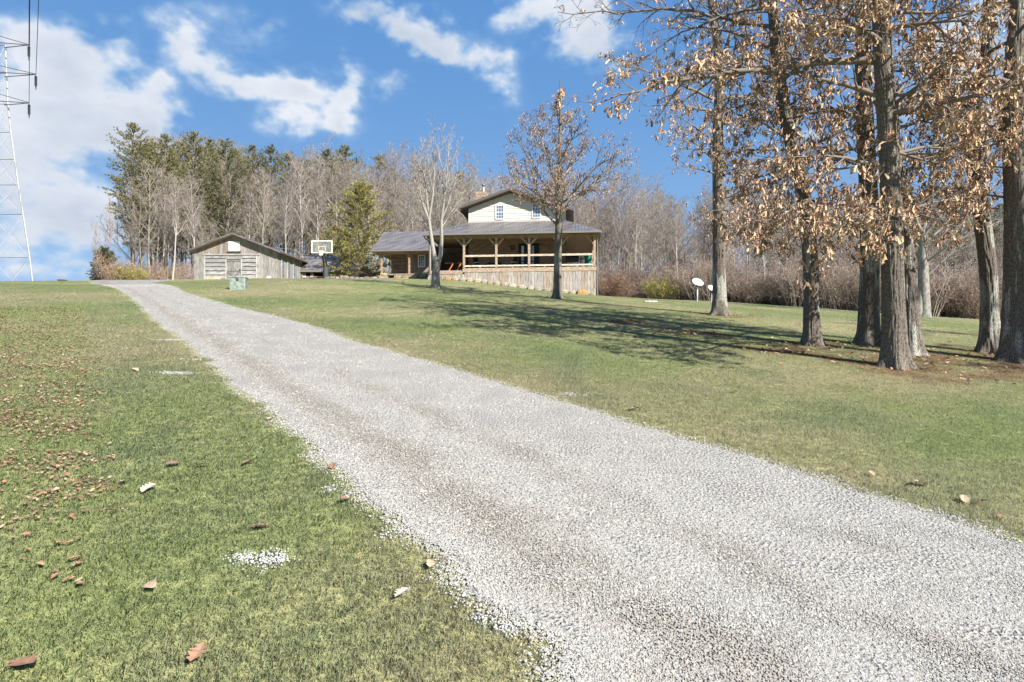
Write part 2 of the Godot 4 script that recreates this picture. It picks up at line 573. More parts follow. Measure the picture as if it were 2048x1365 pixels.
func make_drive() -> void:
	# edges of the drive read from the photograph and laid on the ground
	for e in [[1111, 1353], [1101, 1309], [1040, 1272], [992, 1240], [941, 1207], [873, 1145], [811, 1084], [746, 1016], [678, 948], [615, 889], [554, 844], [526, 815], [478, 783], [437, 742], [410, 718], [359, 678], [307, 641], [258, 593]]:
		var p := hit(e[0], e[1])
		drive_l.append(Vector2(p.x, -p.z))
	for e in [[2048, 1091], [1928, 1054], [1841, 1018], [1720, 986], [1641, 959], [1532, 925], [1400, 888], [1247, 841], [1090, 794], [973, 759], [844, 720], [700, 681], [650, 660], [547, 632], [478, 617], [376, 588]]:
		var p := hit(e[0], e[1])
		drive_r.append(Vector2(p.x, -p.z))
	var dl := (drive_l[0] - drive_l[6]).normalized()
	var dr := (drive_r[0] - drive_r[6]).normalized()
	drive_l.insert(0, drive_l[0] + dl * 9.0)
	drive_r.insert(0, drive_r[0] + dr * 11.0)
	drive_l.append_array([Vector2(-30.6, 43.5), Vector2(-34.0, 49.5), Vector2(-37.0, 56.0), Vector2(-36.5, 62.0)])
	drive_r.append_array([Vector2(-24.6, 41.0), Vector2(-26.0, 45.0), Vector2(-27.6, 48.5), Vector2(-29.4, 51.5), Vector2(-31.0, 61.0)])
	var rows := 420
	var cols := 44
	var mb := MB.new()
	var poly := PackedVector2Array()
	var lefts := PackedVector2Array()
	var rights := PackedVector2Array()
	for j in rows + 1:
		var t := pow(float(j) / rows, 1.35)
		var a := poly_at(drive_l, t)
		var b := poly_at(drive_r, t)
		var across := (b - a).normalized()
		a += across * (fine.get_noise_2d(a.x * 55.0, a.y * 55.0) * 0.20 + fine.get_noise_2d(a.x * 240.0, a.y * 240.0) * 0.07)
		b += across * (fine.get_noise_2d(b.x * 50.0 + 99.0, b.y * 50.0) * 0.09 + fine.get_noise_2d(b.x * 240.0, b.y * 240.0) * 0.05)
		lefts.append(a)
		rights.append(b)
	poly.append_array(lefts)
	for j in range(rows, -1, -1):
		poly.append(rights[j])
	mask.resize(MW * MH)
	mask.fill(0)
	cut_l.resize(MH)
	cut_r.resize(MH)
	# scan-fill the outline
	for j in MH:
		var y := MD0 + (j + 0.5) * 0.1
		var cuts := PackedFloat32Array()
		for i in poly.size():
			var a := poly[i]
			var b := poly[(i + 1) % poly.size()]
			if (a.y <= y) != (b.y <= y):
				cuts.append(a.x + (b.x - a.x) * (y - a.y) / (b.y - a.y))
		cuts.sort()
		if cuts.size() > 1:
			cut_l[j] = cuts[0]
			cut_r[j] = cuts[cuts.size() - 1]
		for k in range(0, cuts.size() - 1, 2):
			for i in range(maxi(0, int((cuts[k] - MX0) * 10.0)), mini(MW, int((cuts[k + 1] - MX0) * 10.0) + 1)):
				mask[j * MW + i] = 1
	for j in rows + 1:
		var a := lefts[j]
		var b := rights[j]
		for i in cols + 1:
			var s := float(i) / cols
			var p := a.lerp(b, s)
			var edge := minf(s, 1.0 - s) * a.distance_to(b)
			var dirt := dirt_at(p.x, p.y)
			var lift := 0.03 * smoothstep(0.0, 0.12, edge) - 0.012 + fine.get_noise_2d(p.x * 40.0, p.y * 40.0) * 0.006 - 0.008 * dirt
			mb.v.append(G(p.x, p.y, lift))
			mb.n.append(Vector3(-(hgt(p.x + 0.6, p.y) - hgt(p.x - 0.6, p.y)) / 1.2, 1.0, (hgt(p.x, p.y + 0.6) - hgt(p.x, p.y - 0.6)) / 1.2).normalized())
			mb.uv.append(p)
			mb.c.append(Color(0.335, 0.322, 0.297).lerp(Color(0.27, 0.246, 0.212), dirt))
	for j in rows:
		for i in cols:
			var k := j * (cols + 1) + i
			mb.ix.append_array([k, k + cols + 1, k + cols + 2, k, k + cols + 2, k + 1])
	solo("gravel_drive", mb.mesh(), M.gravel, Vector3.ZERO, "pale limestone gravel drive climbing the lawn", "", "", "structure")

func dirt_at(x: float, d: float) -> float:
	# brown earth worked up between the stones along the wheel tracks, in ragged patches
	var j := clampi(int((d - MD0) * 10.0), 0, MH - 1)
	var w := cut_r[j] - cut_l[j]
	if w < 0.1:
		return 0.0
	var s := (x - cut_l[j]) / w
	var nz := fine.get_noise_2d(x * 28.0, d * 28.0)
	var n2 := fine.get_noise_2d(x * 130.0, d * 130.0)
	var e := exp(-pow((s - 0.17 - nz * 0.05) / 0.085, 2.0)) * (0.8 + nz * 0.5 + n2 * 0.3)
	e += exp(-pow((s - 0.45 - nz * 0.05) / 0.06, 2.0)) * (0.45 + nz * 0.5 + n2 * 0.25)
	e += exp(-pow((s - 0.72 - nz * 0.05) / 0.05, 2.0)) * (0.15 + nz * 0.6 + n2 * 0.4)
	return clampf(e, 0.0, 0.95)

func pebble(seed_: int) -> ArrayMesh:
	var r := rngs(seed_)
	var mb := MB.new()
	var sph := SphereMesh.new()
	sph.radial_segments = 6
	sph.rings = 2
	sph.radius = 0.5
	sph.height = 1.0
	var arr := sph.get_mesh_arrays()
	var vs: PackedVector3Array = arr[Mesh.ARRAY_VERTEX]
	var ids: PackedInt32Array = arr[Mesh.ARRAY_INDEX]
	var moved := {}
	for k in vs.size():
		var key := (vs[k] * 100.0).round()
		if not moved.has(key):
			moved[key] = vs[k] * Vector3(1.0, 0.7, 0.85) * r.randf_range(0.75, 1.25)
		vs[k] = moved[key]
	for k in range(0, ids.size(), 3):
		mb.tri(vs[ids[k]], vs[ids[k + 2]], vs[ids[k + 1]])
	return mb.mesh()

func scatter(called: String, mesh: Mesh, m: Material, xf: Array, cols: PackedColorArray, label: String, par: Node3D = null) -> MultiMeshInstance3D:
	var mm := MultiMesh.new()
	mm.transform_format = MultiMesh.TRANSFORM_3D
	mm.use_colors = true
	mm.mesh = mesh
	mm.instance_count = xf.size()
	for i in xf.size():
		mm.set_instance_transform(i, xf[i])
		mm.set_instance_color(i, cols[i])
	var o := MultiMeshInstance3D.new()
	o.multimesh = mm
	o.material_override = m
	if par:
		o.name = called
		par.add_child(o, true)
		o.set_meta("kind", "stuff")
	else:
		o.name = numbered(called)
		add_child(o)
		tag(o, label, "", "", "stuff")
	return o

func make_gravel() -> void:
	var r := rngs(71)
	for kind in 3:
		var xf := []
		var cols := PackedColorArray()
		var want := 90000
		var tries := 0
		while xf.size() < want and tries < 3000000:
			tries += 1
			var d := 1.8 * pow(34.0 / 1.8, pow(r.randf(), 1.15))
			var x := (r.randf() * 2.3 - 1.15) * d * 0.9 + 0.3
			var jx := x + r.randfn(0.0, 0.05)
			var jd := d + r.randfn(0.0, 0.05)
			if not in_drive(jx, jd) or r.randf() < dirt_at(x, d) * 0.3:
				continue
			var s := r.randf_range(0.0045, 0.0115) * (1.0 + d * 0.055)
			if r.randf() < 0.04:
				s *= 1.9
			xf.append(Transform3D(Basis.from_euler(Vector3(r.randf_range(-0.6, 0.6), r.randf() * TAU, r.randf_range(-0.6, 0.6))).scaled(Vector3(s, s, s)), G(x, d, 0.018 - s * 0.14)))
			var g := r.randf_range(0.26, 0.375)
			var warm := r.randf_range(0.88, 0.96)
			if r.randf() < 0.06:
				g *= 0.7
			var c := Color(g, g * lerpf(warm, 1.0, 0.72), g * warm * 0.975)
			if r.randf() < 0.06:
				c = Color(0.45, 0.437, 0.41)
			var dirt := dirt_at(x, d)
			if r.randf() < dirt:
				c = c.lerp(Color(0.275, 0.25, 0.217), 0.7)
			cols.append(c)
		scatter("gravel_stones", pebble(200 + kind), M.stone_bit, xf, cols, ["light grey limestone chips covering the near part of the drive", "pale angular gravel chips spread over the drive surface", "mixed white and grey gravel lying loose on the drive"][kind])
	# gravel kicked out into the grass
	for e in [[525, 1122, 0.20, 0.10, 260], [350, 749, 0.42, 0.10, 260], [370, 722, 0.3, 0.08, 60], [340, 683, 0.5, 0.12, 200], [1000, 1262, 0.16, 0.10, 160], [1147, 793, 0.25, 0.12, 120], [775, 1085, 0.10, 0.08, 30], [650, 990, 0.12, 0.1, 30]]:
		var c := hit(e[0], e[1])
		var xf := []
		var cols := PackedColorArray()
		for k in int(e[4] * 1.6):
			if k % 40 == 0:
				c = hit(e[0], e[1]) + Vector3(r.randfn(0.0, e[2] * 0.35), 0, r.randfn(0.0, e[3] * 0.35))
			var x: float = c.x + r.randfn(0.0, e[2] * 0.22)
			var d: float = -c.z + r.randfn(0.0, e[3] * 0.3)
			var s := r.randf_range(0.005, 0.014)
			xf.append(Transform3D(Basis.from_euler(Vector3(r.randf(), r.randf() * TAU, r.randf())).scaled(Vector3(s, s, s)), G(x, d, 0.006 + r.randf() * 0.02)))
			var g := r.randf_range(0.28, 0.46)
			cols.append(Color(g, g, g * 0.98))
		scatter("spilled_gravel", pebble(210), M.stone_bit, xf, cols, "small spill of white gravel lying in the grass beside the drive").set_meta("group", "gravel spills in the grass")

# ------------------------------------------------------------------ grass and fallen leaves
func tuft(seed_: int, blades: int, tall: float, spread: float, width: float) -> ArrayMesh:
	var r := rngs(seed_)
	var mb := MB.new()
	for k in blades:
		var a := r.randf() * TAU
		var p := Vector3(cos(a), 0, sin(a)) * spread * sqrt(r.randf())
		p.y = -0.01
		var lean := Vector3(r.randfn(0, 1), 0, r.randfn(0, 1)) * 0.8
		var h := tall * r.randf_range(0.55, 1.15)
		var q := p + (UP * 0.62 + lean * 0.30).normalized() * h * 0.55
		var e := q + (UP * 0.4 + lean).normalized() * h * 0.5
		var s := Vector3(r.randfn(0, 1), 0, r.randfn(0, 1)).normalized() * width * 0.5 * r.randf_range(0.7, 1.2)
		var tone := r.randf_range(0.85, 1.15)
		var col := Color(tone, tone, tone)
		if r.randf() < 0.25:
			col = Color(tone * 1.4, tone * 1.16, tone * 1.3)
		mb.quad(p - s, p + s, q + s * 0.8, q - s * 0.8, col)
		mb.tri(q - s * 0.8, q + s * 0.8, e, col)
	for k in mb.n.size():
		mb.n[k] = (mb.n[k] * (0.4 if mb.n[k].y > 0.0 else -0.4) + UP * 0.8).normalized()
	return mb.mesh()

func in_leaf_patch(x: float, d: float) -> bool:
	var w := fine.get_noise_2d(x * 60.0, d * 60.0)
	return x < -0.72 * d + 0.15 + w * 0.5 and d < 16.7 + w * 2.0 and d > 2.0

func make_grass() -> void:
	var r := rngs(5)
	var meshes := [tuft(1, 26, 0.031, 0.064, 0.0028), tuft(2, 24, 0.042, 0.062, 0.0025), tuft(3, 26, 0.024, 0.068, 0.0031)]
	for kind in 3:
		var mm := MultiMesh.new()
		mm.transform_format = MultiMesh.TRANSFORM_3D
		mm.use_colors = true
		mm.mesh = meshes[kind]
		var buf := PackedFloat32Array()
		var want := 120000
		var cnt := 0
		buf.resize(want * 16)
		while cnt < want:
			var d := 1.6 * pow(46.0 / 1.6, pow(r.randf(), 0.92))
			var x := (r.randf() * 2.0 - 1.0) * (d * 0.98 + 1.2)
			if d < 9.0 and r.randf() > pow(d / 9.0, 1.2):
				continue
			var edge := in_drive(x, d)
			if edge and (r.randf() > 0.004):
				continue
			if d > 41.0 and x > -7.0 and x < 7.5:
				if d > 43.4:
					continue
			if x > 8.0 and d > wood_edge(x) + 0.5:
				continue
			var k := 1.0 + d * 0.045
			var s := r.randf_range(0.7, 1.25) * k
			var sy := r.randf_range(0.6, 1.15) * (1.0 + d * 0.005)
			var p := soft.get_noise_2d(x * 6.0, d * 6.0)
			var p2 := soft.get_noise_2d(x * 22.0 + 50.0, d * 22.0)
			var q := fine.get_noise_2d(x * 30.0, d * 30.0)
			var dry := clampf(0.52 + p * 0.95 + p2 * 0.6 + q * 0.35 + r.randf_range(-0.2, 0.2), 0.0, 1.0)
			var patch := in_leaf_patch(x + q * 0.2, d)
			if p2 + q * 0.4 > 0.30 and not patch:
				sy *= 1.35
			var lush := clampf(p2 * 1.6 - p * 0.6, 0.0, 1.0)
			var c := Color(0.325, 0.395, 0.18).lerp(Color(0.52, 0.485, 0.315), dry).lerp(Color(0.25, 0.345, 0.175), lush * 0.65)
			if patch:
				c = c.lerp(Color(0.44, 0.51, 0.22), 0.5)
			for o in LITTER:
				var e: float = Vector2(x - o[0], d - o[1]).length() / o[2]
				if e < 1.5:
					c = c.lerp(Color(0.30, 0.20, 0.12), clampf((1.2 - e + q * 0.9), 0.0, 0.75))
			var ca := cos(r.randf() * TAU)
			var sa := sqrt(1.0 - ca * ca) * (1.0 if r.randf() < 0.5 else -1.0)
			var y := hgt(x, d)
			var b := cnt * 16
			buf[b] = ca * s
			buf[b + 1] = 0.0
			buf[b + 2] = sa * s
			buf[b + 3] = x
			buf[b + 5] = sy
			buf[b + 7] = y
			buf[b + 8] = -sa * s
			buf[b + 10] = ca * s
			buf[b + 11] = -d
			buf[b + 12] = c.r
			buf[b + 13] = c.g
			buf[b + 14] = c.b
			buf[b + 15] = 1.0
			cnt += 1
		mm.instance_count = want
		mm.buffer = buf
		var o := MultiMeshInstance3D.new()
		o.name = numbered("grass")
		o.multimesh = mm
		o.material_override = M.blade
		add_child(o)
		tag(o, ["short mown grass blades of the lawn on both sides of the drive", "slightly longer tufts of grass mixed through the lawn", "fine low grass filling the lawn between the tufts"][kind], "", "", "stuff")

func oak_leaf(seed_: int) -> ArrayMesh:
	# a lobed, curled, fallen oak leaf about 1 long, lying flat
	var r := rngs(seed_)
	var mb := MB.new()
	var half := [0.02, 0.07, 0.22, 0.10, 0.33, 0.15, 0.36, 0.16, 0.26, 0.10, 0.0]
	var curl := r.randf_range(0.15, 0.5)
	var bend := r.randf_range(-0.3, 0.3)
	var L := []
	var C := []
	var R := []
	for i in half.size():
		var t := float(i) / (half.size() - 1)
		var z := (t - 0.5)
		var y := bend * (t - 0.5) * (t - 0.5) + r.randf_range(0, 0.03)
		C.append(Vector3(bend * 0.2 * sin(t * 3.0), y, z))
		L.append(Vector3(-half[i] * r.randf_range(0.8, 1.1), y + curl * half[i] * r.randf_range(0.4, 1.2), z - half[i] * 0.25))
		R.append(Vector3(half[i] * r.randf_range(0.8, 1.1), y + curl * half[i] * r.randf_range(0.4, 1.2), z - half[i] * 0.25))
	for i in half.size() - 1:
		mb.quad(L[i], L[i + 1], C[i + 1], C[i])
		mb.quad(C[i], C[i + 1], R[i + 1], R[i])
	return mb.mesh()

func make_fallen_leaves() -> void:
	var r := rngs(19)
	var shapes := [oak_leaf(1), oak_leaf(2), oak_leaf(3), oak_leaf(4), oak_leaf(5)]
	var tones := [Color(0.31, 0.175, 0.105), Color(0.23, 0.12, 0.075), Color(0.40, 0.29, 0.19), Color(0.19, 0.11, 0.08), Color(0.42, 0.34, 0.27)]
	var mats := []
	for t in tones:
		var m := StandardMaterial3D.new()
		m.albedo_color = t.linear_to_srgb()
		m.roughness = 0.8
		m.backlight_enabled = true
		m.backlight = Color(0.25, 0.25, 0.25)
		mats.append(m)
	var lay := func(p: Vector3, size: float, k: int, tone: int, label: String, group: String) -> void:
		var o := solo("fallen_leaf", shapes[k % 5], mats[tone], Vector3(p.x, hgt(p.x, -p.z) + 0.035, p.z), label, "leaf", group)
		o.scale = Vector3.ONE * size
		o.rotation = Vector3(r.randf_range(-0.35, 0.35), r.randf() * TAU, r.randf_range(-0.35, 0.35))
	lay.call(hit(1843, 980), 0.15, 1, 2, "large tan oak leaf on the grass beside the right edge of the drive", "")
	lay.call(hit(395, 1325), 0.135, 2, 0, "big orange-brown lobed oak leaf on the verge grass beside the drive", "")
	lay.call(hit(295, 990), 0.14, 3, 4, "pale curled oak leaf on dark green grass left of the drive", "")
	lay.call(hit(45, 1350), 0.16, 4, 1, "dark brown leaf clump in the leaf-strewn verge", "")
	lay.call(hit(2000, 1043), 0.09, 0, 0, "small red-brown leaf on the grass beside the drive's moss edge", "")
	lay.call(hit(1270, 825), 0.16, 1, 0, "brown oak leaf near the right edge of the drive, halfway up", "")
	for e in [[1960, 1015], [1745, 957], [1695, 950], [245, 975], [540, 845], [665, 945], [300, 1190], [520, 1065], [690, 1010], [860, 1140], [1215, 672], [1470, 788], [1930, 1012], [405, 940], [495, 937], [270, 745], [805, 1210], [345, 940]]:
		lay.call(hit(e[0], e[1]), r.randf_range(0.08, 0.13), r.randi() % 5, r.randi() % 5, "single dry brown leaf lying on short grass beside the drive", "dry leaves scattered on the lawn beside the drive")
	var n := 0
	while n < 130:
		var d := 3.0 * pow(10.0 / 3.0, r.randf())
		var x := -0.72 * d - r.randf() * r.randf() * d * 0.22
		if not in_leaf_patch(x, d):
			continue
		lay.call(W(x, 0, d), r.randf_range(0.035, 0.07), r.randi() % 5, [0, 0, 1, 3, 2, 1, 0][r.randi() % 7], "dry brown oak leaf in the leaf-strewn strip of verge", "oak leaves strewn over the verge")
		n += 1
	# the rest of the litter, too many to count
	var xf := []
	var cols := PackedColorArray()
	while xf.size() < 16000:
		var d := 3.5 * pow(16.7 / 3.5, pow(r.randf(), 0.6))
		var x := -0.72 * d + 0.3 - r.randf() * (d * 0.3 + 0.3)
		if not in_leaf_patch(x, d) or fine.get_noise_2d(x * 45.0, d * 45.0) + r.randf_range(-0.45, 0.45) < -0.05:
			continue
		var s := r.randf_range(0.016, 0.042)
		xf.append(Transform3D(Basis.from_euler(Vector3(r.randf_range(-0.5, 0.5), r.randf() * TAU, r.randf_range(-0.5, 0.5))).scaled(Vector3(s, s, s)), G(x, d, 0.028)))
		var tn: Color = tones[r.randi() % 4]
		cols.append(Color(tn.r * 0.95, tn.g, tn.b * 1.05) * r.randf_range(0.7, 1.1))
	scatter("leaf_litter", shapes[0], M.leaf, xf, cols, "dense litter of small brown leaves in the verge left of the drive")
	xf = []
	cols = PackedColorArray()
	while xf.size() < 1500:
		var o: Array = LITTER[r.randi() % LITTER.size()]
		var a := r.randf() * TAU
		var e: float = o[2] * absf(r.randfn(0.0, 0.75))
		var s := r.randf_range(0.05, 0.11)
		var x: float = o[0] + cos(a) * e
		var d: float = o[1] + sin(a) * e
		xf.append(Transform3D(Basis.from_euler(Vector3(r.randf_range(-0.5, 0.5), r.randf() * TAU, r.randf_range(-0.5, 0.5))).scaled(Vector3(s, s, s)), G(x, d, 0.03)))
		cols.append(tones[r.randi() % 5])
	scatter("leaf_litter", shapes[2], M.leaf, xf, cols, "brown leaf litter on the bare soil round the oak trunks")
	# thin strip of bright moss along the right edge of the drive
	for e in [[1740, 998], [2030, 1087]]:
		var c := hit(e[0], e[1])
		var ax := []
		var ac := PackedColorArray()
		for k in 260:
			var t := r.randfn(0.0, 0.16)
			var s := r.randf_range(0.010, 0.022)
			ax.append(Transform3D(Basis().scaled(Vector3(s, s * 0.5, s)), G(c.x + t * 0.93, -c.z - t * 0.52 + r.randfn(0.0, 0.02), 0.008)))
			ac.append(Color(0.20, 0.25, 0.02) * r.randf_range(0.7, 1.3))
		scatter("moss", pebble(220), M.stone_bit, ax, ac, "bright yellow-green moss along the right edge of the drive").set_meta("group", "moss along the drive edge")

# ------------------------------------------------------------------ trees
func rdir(r: RandomNumberGenerator) -> Vector3:
	return Vector3(r.randfn(0, 1), r.randfn(0, 1), r.randfn(0, 1)).normalized()

func grow(mb: MB, p: Vector3, d: Vector3, L: float, r0: float, lvl: int, P: Dictionary, r: RandomNumberGenerator, tips: Array) -> void:
	var segs: int = P.segs[lvl]
	var pts := PackedVector3Array()
	var rad := PackedFloat32Array()
	var dir := d
	var q := p
	for i in segs + 1:
		pts.append(q)
		rad.append(maxf(r0 * (1.0 - P.taper[lvl] * i / segs), P.rmin))
		dir = (dir + rdir(r) * P.wob[lvl] + UP * P.up[lvl]).normalized()
		q += dir * L / segs
	mb.tube(pts, rad, P.sides[lvl], P.col[lvl])
	if lvl >= P.n.size():
		tips.append([pts[segs], dir, pts[0]])
		return
	var n: int = P.n[lvl]
	var spin := r.randf() * TAU
	for k in n:
		var t: float = lerpf(P.t0[lvl], 1.0, (k + r.randf()) / n)
		var f := clampf(t * segs, 0.0, segs - 0.001)
		var i := int(f)
		var at := pts[i].lerp(pts[i + 1], f - i)
		var ax := (pts[i + 1] - pts[i]).normalized()
		spin += 2.4 + r.randf_range(-0.5, 0.5)
		var side := ax.cross(Vector3(0.3, 0.1, 0.95)).normalized().rotated(ax, spin)
		var ang: float = P.ang[lvl] * r.randf_range(0.7, 1.3)
		var cd := (ax * cos(ang) + side * sin(ang)).normalized()
		var cl: float = L * P.lr[lvl] * (1.0 - P.fall[lvl] * t) * r.randf_range(0.65, 1.2)
		var cr := minf(rad[i] * 0.75, r0 * P.rr[lvl])
		grow(mb, at, cd, cl, cr, lvl + 1, P, r, tips)

func grey(a: float, b := 0.0) -> Color:
	return Color(a, a * (0.93 - b), a * (0.86 - b))

func bare_proto(seed_: int, H: float, col: Color, tw: Color, slim := 1.0, low := 0.35) -> Array:
	# [trunk mesh, twig mesh]
	var r := rngs(seed_)
	var P := {"segs": [7, 4, 3, 2, 1], "taper": [0.85, 0.8, 0.8, 0.7, 0.5], "rmin": 0.010, "wob": [0.07, 0.14, 0.2, 0.25, 0.2], "up": [0.05, 0.13, 0.08, 0.05, 0.03], "sides": [7, 4, 3, 3, 3],
		"col": [col, col, col.lerp(tw, 0.5), tw, tw], "n": [18, 7, 5, 5], "t0": [low, 0.25, 0.2, 0.2], "ang": [0.72 * slim, 0.7, 0.7, 0.7], "lr": [0.36, 0.5, 0.5, 0.55], "fall": [0.55, 0.4, 0.35, 0.3], "rr": [0.42, 0.5, 0.5, 0.6]}
	var mb := MB.new()
	grow(mb, Vector3(0, -0.3, 0), UP, H, H * 0.0092, 0, P, r, [])
	var tr := MB.new()
	var cut := 8 * 7
	# the first tube is the trunk: keep it as a mesh of its own
	tr.v = mb.v.slice(0, cut); tr.n = mb.n.slice(0, cut); tr.uv = mb.uv.slice(0, cut); tr.c = mb.c.slice(0, cut)
	tr.ix = mb.ix.slice(0, 7 * 7 * 6)
	var cr := MB.new()
	cr.v = mb.v.slice(cut); cr.n = mb.n.slice(cut); cr.uv = mb.uv.slice(cut); cr.c = mb.c.slice(cut)
	var ids := mb.ix.slice(7 * 7 * 6)
	for k in ids.size():
		ids[k] -= cut
	cr.ix = ids
	return [tr.mesh(), cr.mesh()]

func pine_proto(seed_: int, H: float, low: float, wide: float, green: Color) -> Array:
	var r := rngs(seed_)
	var tr := MB.new()
	var bark := Color(0.17, 0.14, 0.12)
	var pts := PackedVector3Array()
	var rad := PackedFloat32Array()
	for i in 9:
		pts.append(Vector3(sin(i * 1.3) * 0.06, -0.3 + (H + 0.2) * i / 8.0, cos(i * 1.1) * 0.06))
		rad.append(H * 0.011 * (1.0 - 0.93 * i / 8.0))
	tr.tube(pts, rad, 7, bark)
	var cr := MB.new()
	var y := H * low
	var spin := 0.0
	while y < H * 0.985:
		var t := (y / H - low) / (1.0 - low)
		var whorl := 4 + r.randi() % 3
		for k in whorl:
			spin += TAU / whorl + r.randf_range(-0.4, 0.4)
			var L := wide * H * (0.16 + 0.22 * pow(sin(clampf(0.16 + 0.84 * (1.0 - t), 0.0, 1.0) * PI * 0.52), 1.0)) * r.randf_range(0.5, 1.2) * clampf((1.0 - t) * 3.0 + 0.22, 0.0, 1.0)
			var rise := lerpf(-0.1, 0.75, t) + r.randf_range(-0.15, 0.15)
			var dir := Vector3(cos(spin), rise, sin(spin)).normalized()
			var p := Vector3(0, y + r.randf_range(-0.15, 0.15), 0)
			var bp := PackedVector3Array([p, p + dir * L * 0.5, p + dir * L + UP * L * 0.1])
			cr.tube(bp, PackedFloat32Array([0.035, 0.022, 0.008]), 3, bark)
			# needle plumes along the outer part of the branch
			var plumes := int(7 + L * 9.0)
			for j in plumes:
				var s := lerpf(0.3, 1.05, (j + r.randf()) / plumes)
				var c := p + dir * L * s + UP * L * 0.1 * s * s + Vector3(r.randfn(0, 0.16), r.randfn(0, 0.07), r.randfn(0, 0.16)) * (0.4 + L * 0.25)
				var out := (dir + rdir(r) * 0.6 + UP * 0.35).normalized()
				var tone := r.randf_range(0.65, 1.25)
				var col := Color(green.r * tone * r.randf_range(0.9, 1.2), green.g * tone, green.b * tone)
				for b in 7:
					var e := (out + rdir(r) * 0.75).normalized() * r.randf_range(0.16, 0.34)
					var sd := e.cross(rdir(r)).normalized() * r.randf_range(0.018, 0.034)
					cr.tri(c - sd, c + sd, c + e, col)
		y += H * r.randf_range(0.020, 0.034)
	return [tr.mesh(), cr.mesh()]

func shrub_proto(seed_: int, H: float, col: Color, tw: Color, stems: int, leaf: Color, leaves: int) -> ArrayMesh:
	var r := rngs(seed_)
	var mb := MB.new()
	var P := {"segs": [3, 2, 2, 1], "taper": [0.6, 0.6, 0.6, 0.5], "rmin": 0.005, "wob": [0.16, 0.25, 0.3, 0.3], "up": [0.06, 0.02, 0.0, 0.0], "sides": [3, 3, 3, 3], "col": [col, col.lerp(tw, 0.5), tw, tw],
		"n": [5, 4, 3], "t0": [0.2, 0.2, 0.2], "ang": [0.6, 0.7, 0.8], "lr": [0.5, 0.5, 0.5], "fall": [0.3, 0.3, 0.3], "rr": [0.6, 0.6, 0.6]}
	var tips := []
	for k in stems:
		var a := r.randf() * TAU
		var o := Vector3(cos(a), 0, sin(a)) * H * 0.4 * sqrt(r.randf())
		var d := (UP + o / H * 1.2 + rdir(r) * 0.25).normalized()
		grow(mb, o - UP * 0.1, d, H * r.randf_range(0.6, 1.05), 0.016, 0, P, r, tips)
	for k in leaves:
		var t: Array = tips[r.randi() % tips.size()]
		var c: Vector3 = t[0] + rdir(r) * 0.08
		var e := rdir(r) * r.randf_range(0.05, 0.11)
		var s := e.cross(rdir(r)).normalized() * r.randf_range(0.025, 0.045)
		var tone := r.randf_range(0.7, 1.3)
		mb.quad(c, c + e * 0.5 + s, c + e, c + e * 0.5 - s, Color(leaf.r * tone, leaf.g * tone, leaf.b * tone))
	return mb.mesh()

func stand(called: String, proto: Array, label: String, category: String, group: String, at: Vector3, turn: float, sc: Vector3, tmat: Material, cmat: Material) -> Node3D:
	var o := thing(called, label, category, at, turn, group)
	part(o, "trunk", proto[0], tmat)
	part(o, "crown", proto[1], cmat)
	o.scale = sc
	return o

func canopy_top(u: float) -> float:
	# photograph row of the tree tops above each column
	var tab := [[150, 500], [205, 470], [232, 330], [258, 262], [300, 285], [340, 275], [390, 268], [430, 290], [460, 285], [500, 300], [545, 292], [600, 315], [640, 300], [690, 290], [730, 320], [800, 305], [870, 320], [940, 335], [1010, 360], [1100, 370], [1190, 372], [1240, 358], [1300, 368], [1345, 362], [1385, 385], [1430, 372], [1500, 365], [1600, 385], [1700, 400], [1800, 390], [1900, 385], [2050, 395], [2300, 400]]
	for i in tab.size() - 1:
		if u < tab[i + 1][0]:
			return lerpf(tab[i][1], tab[i + 1][1], clampf((u - tab[i][0]) / float(tab[i + 1][0] - tab[i][0]), 0.0, 1.0))
	return 400.0

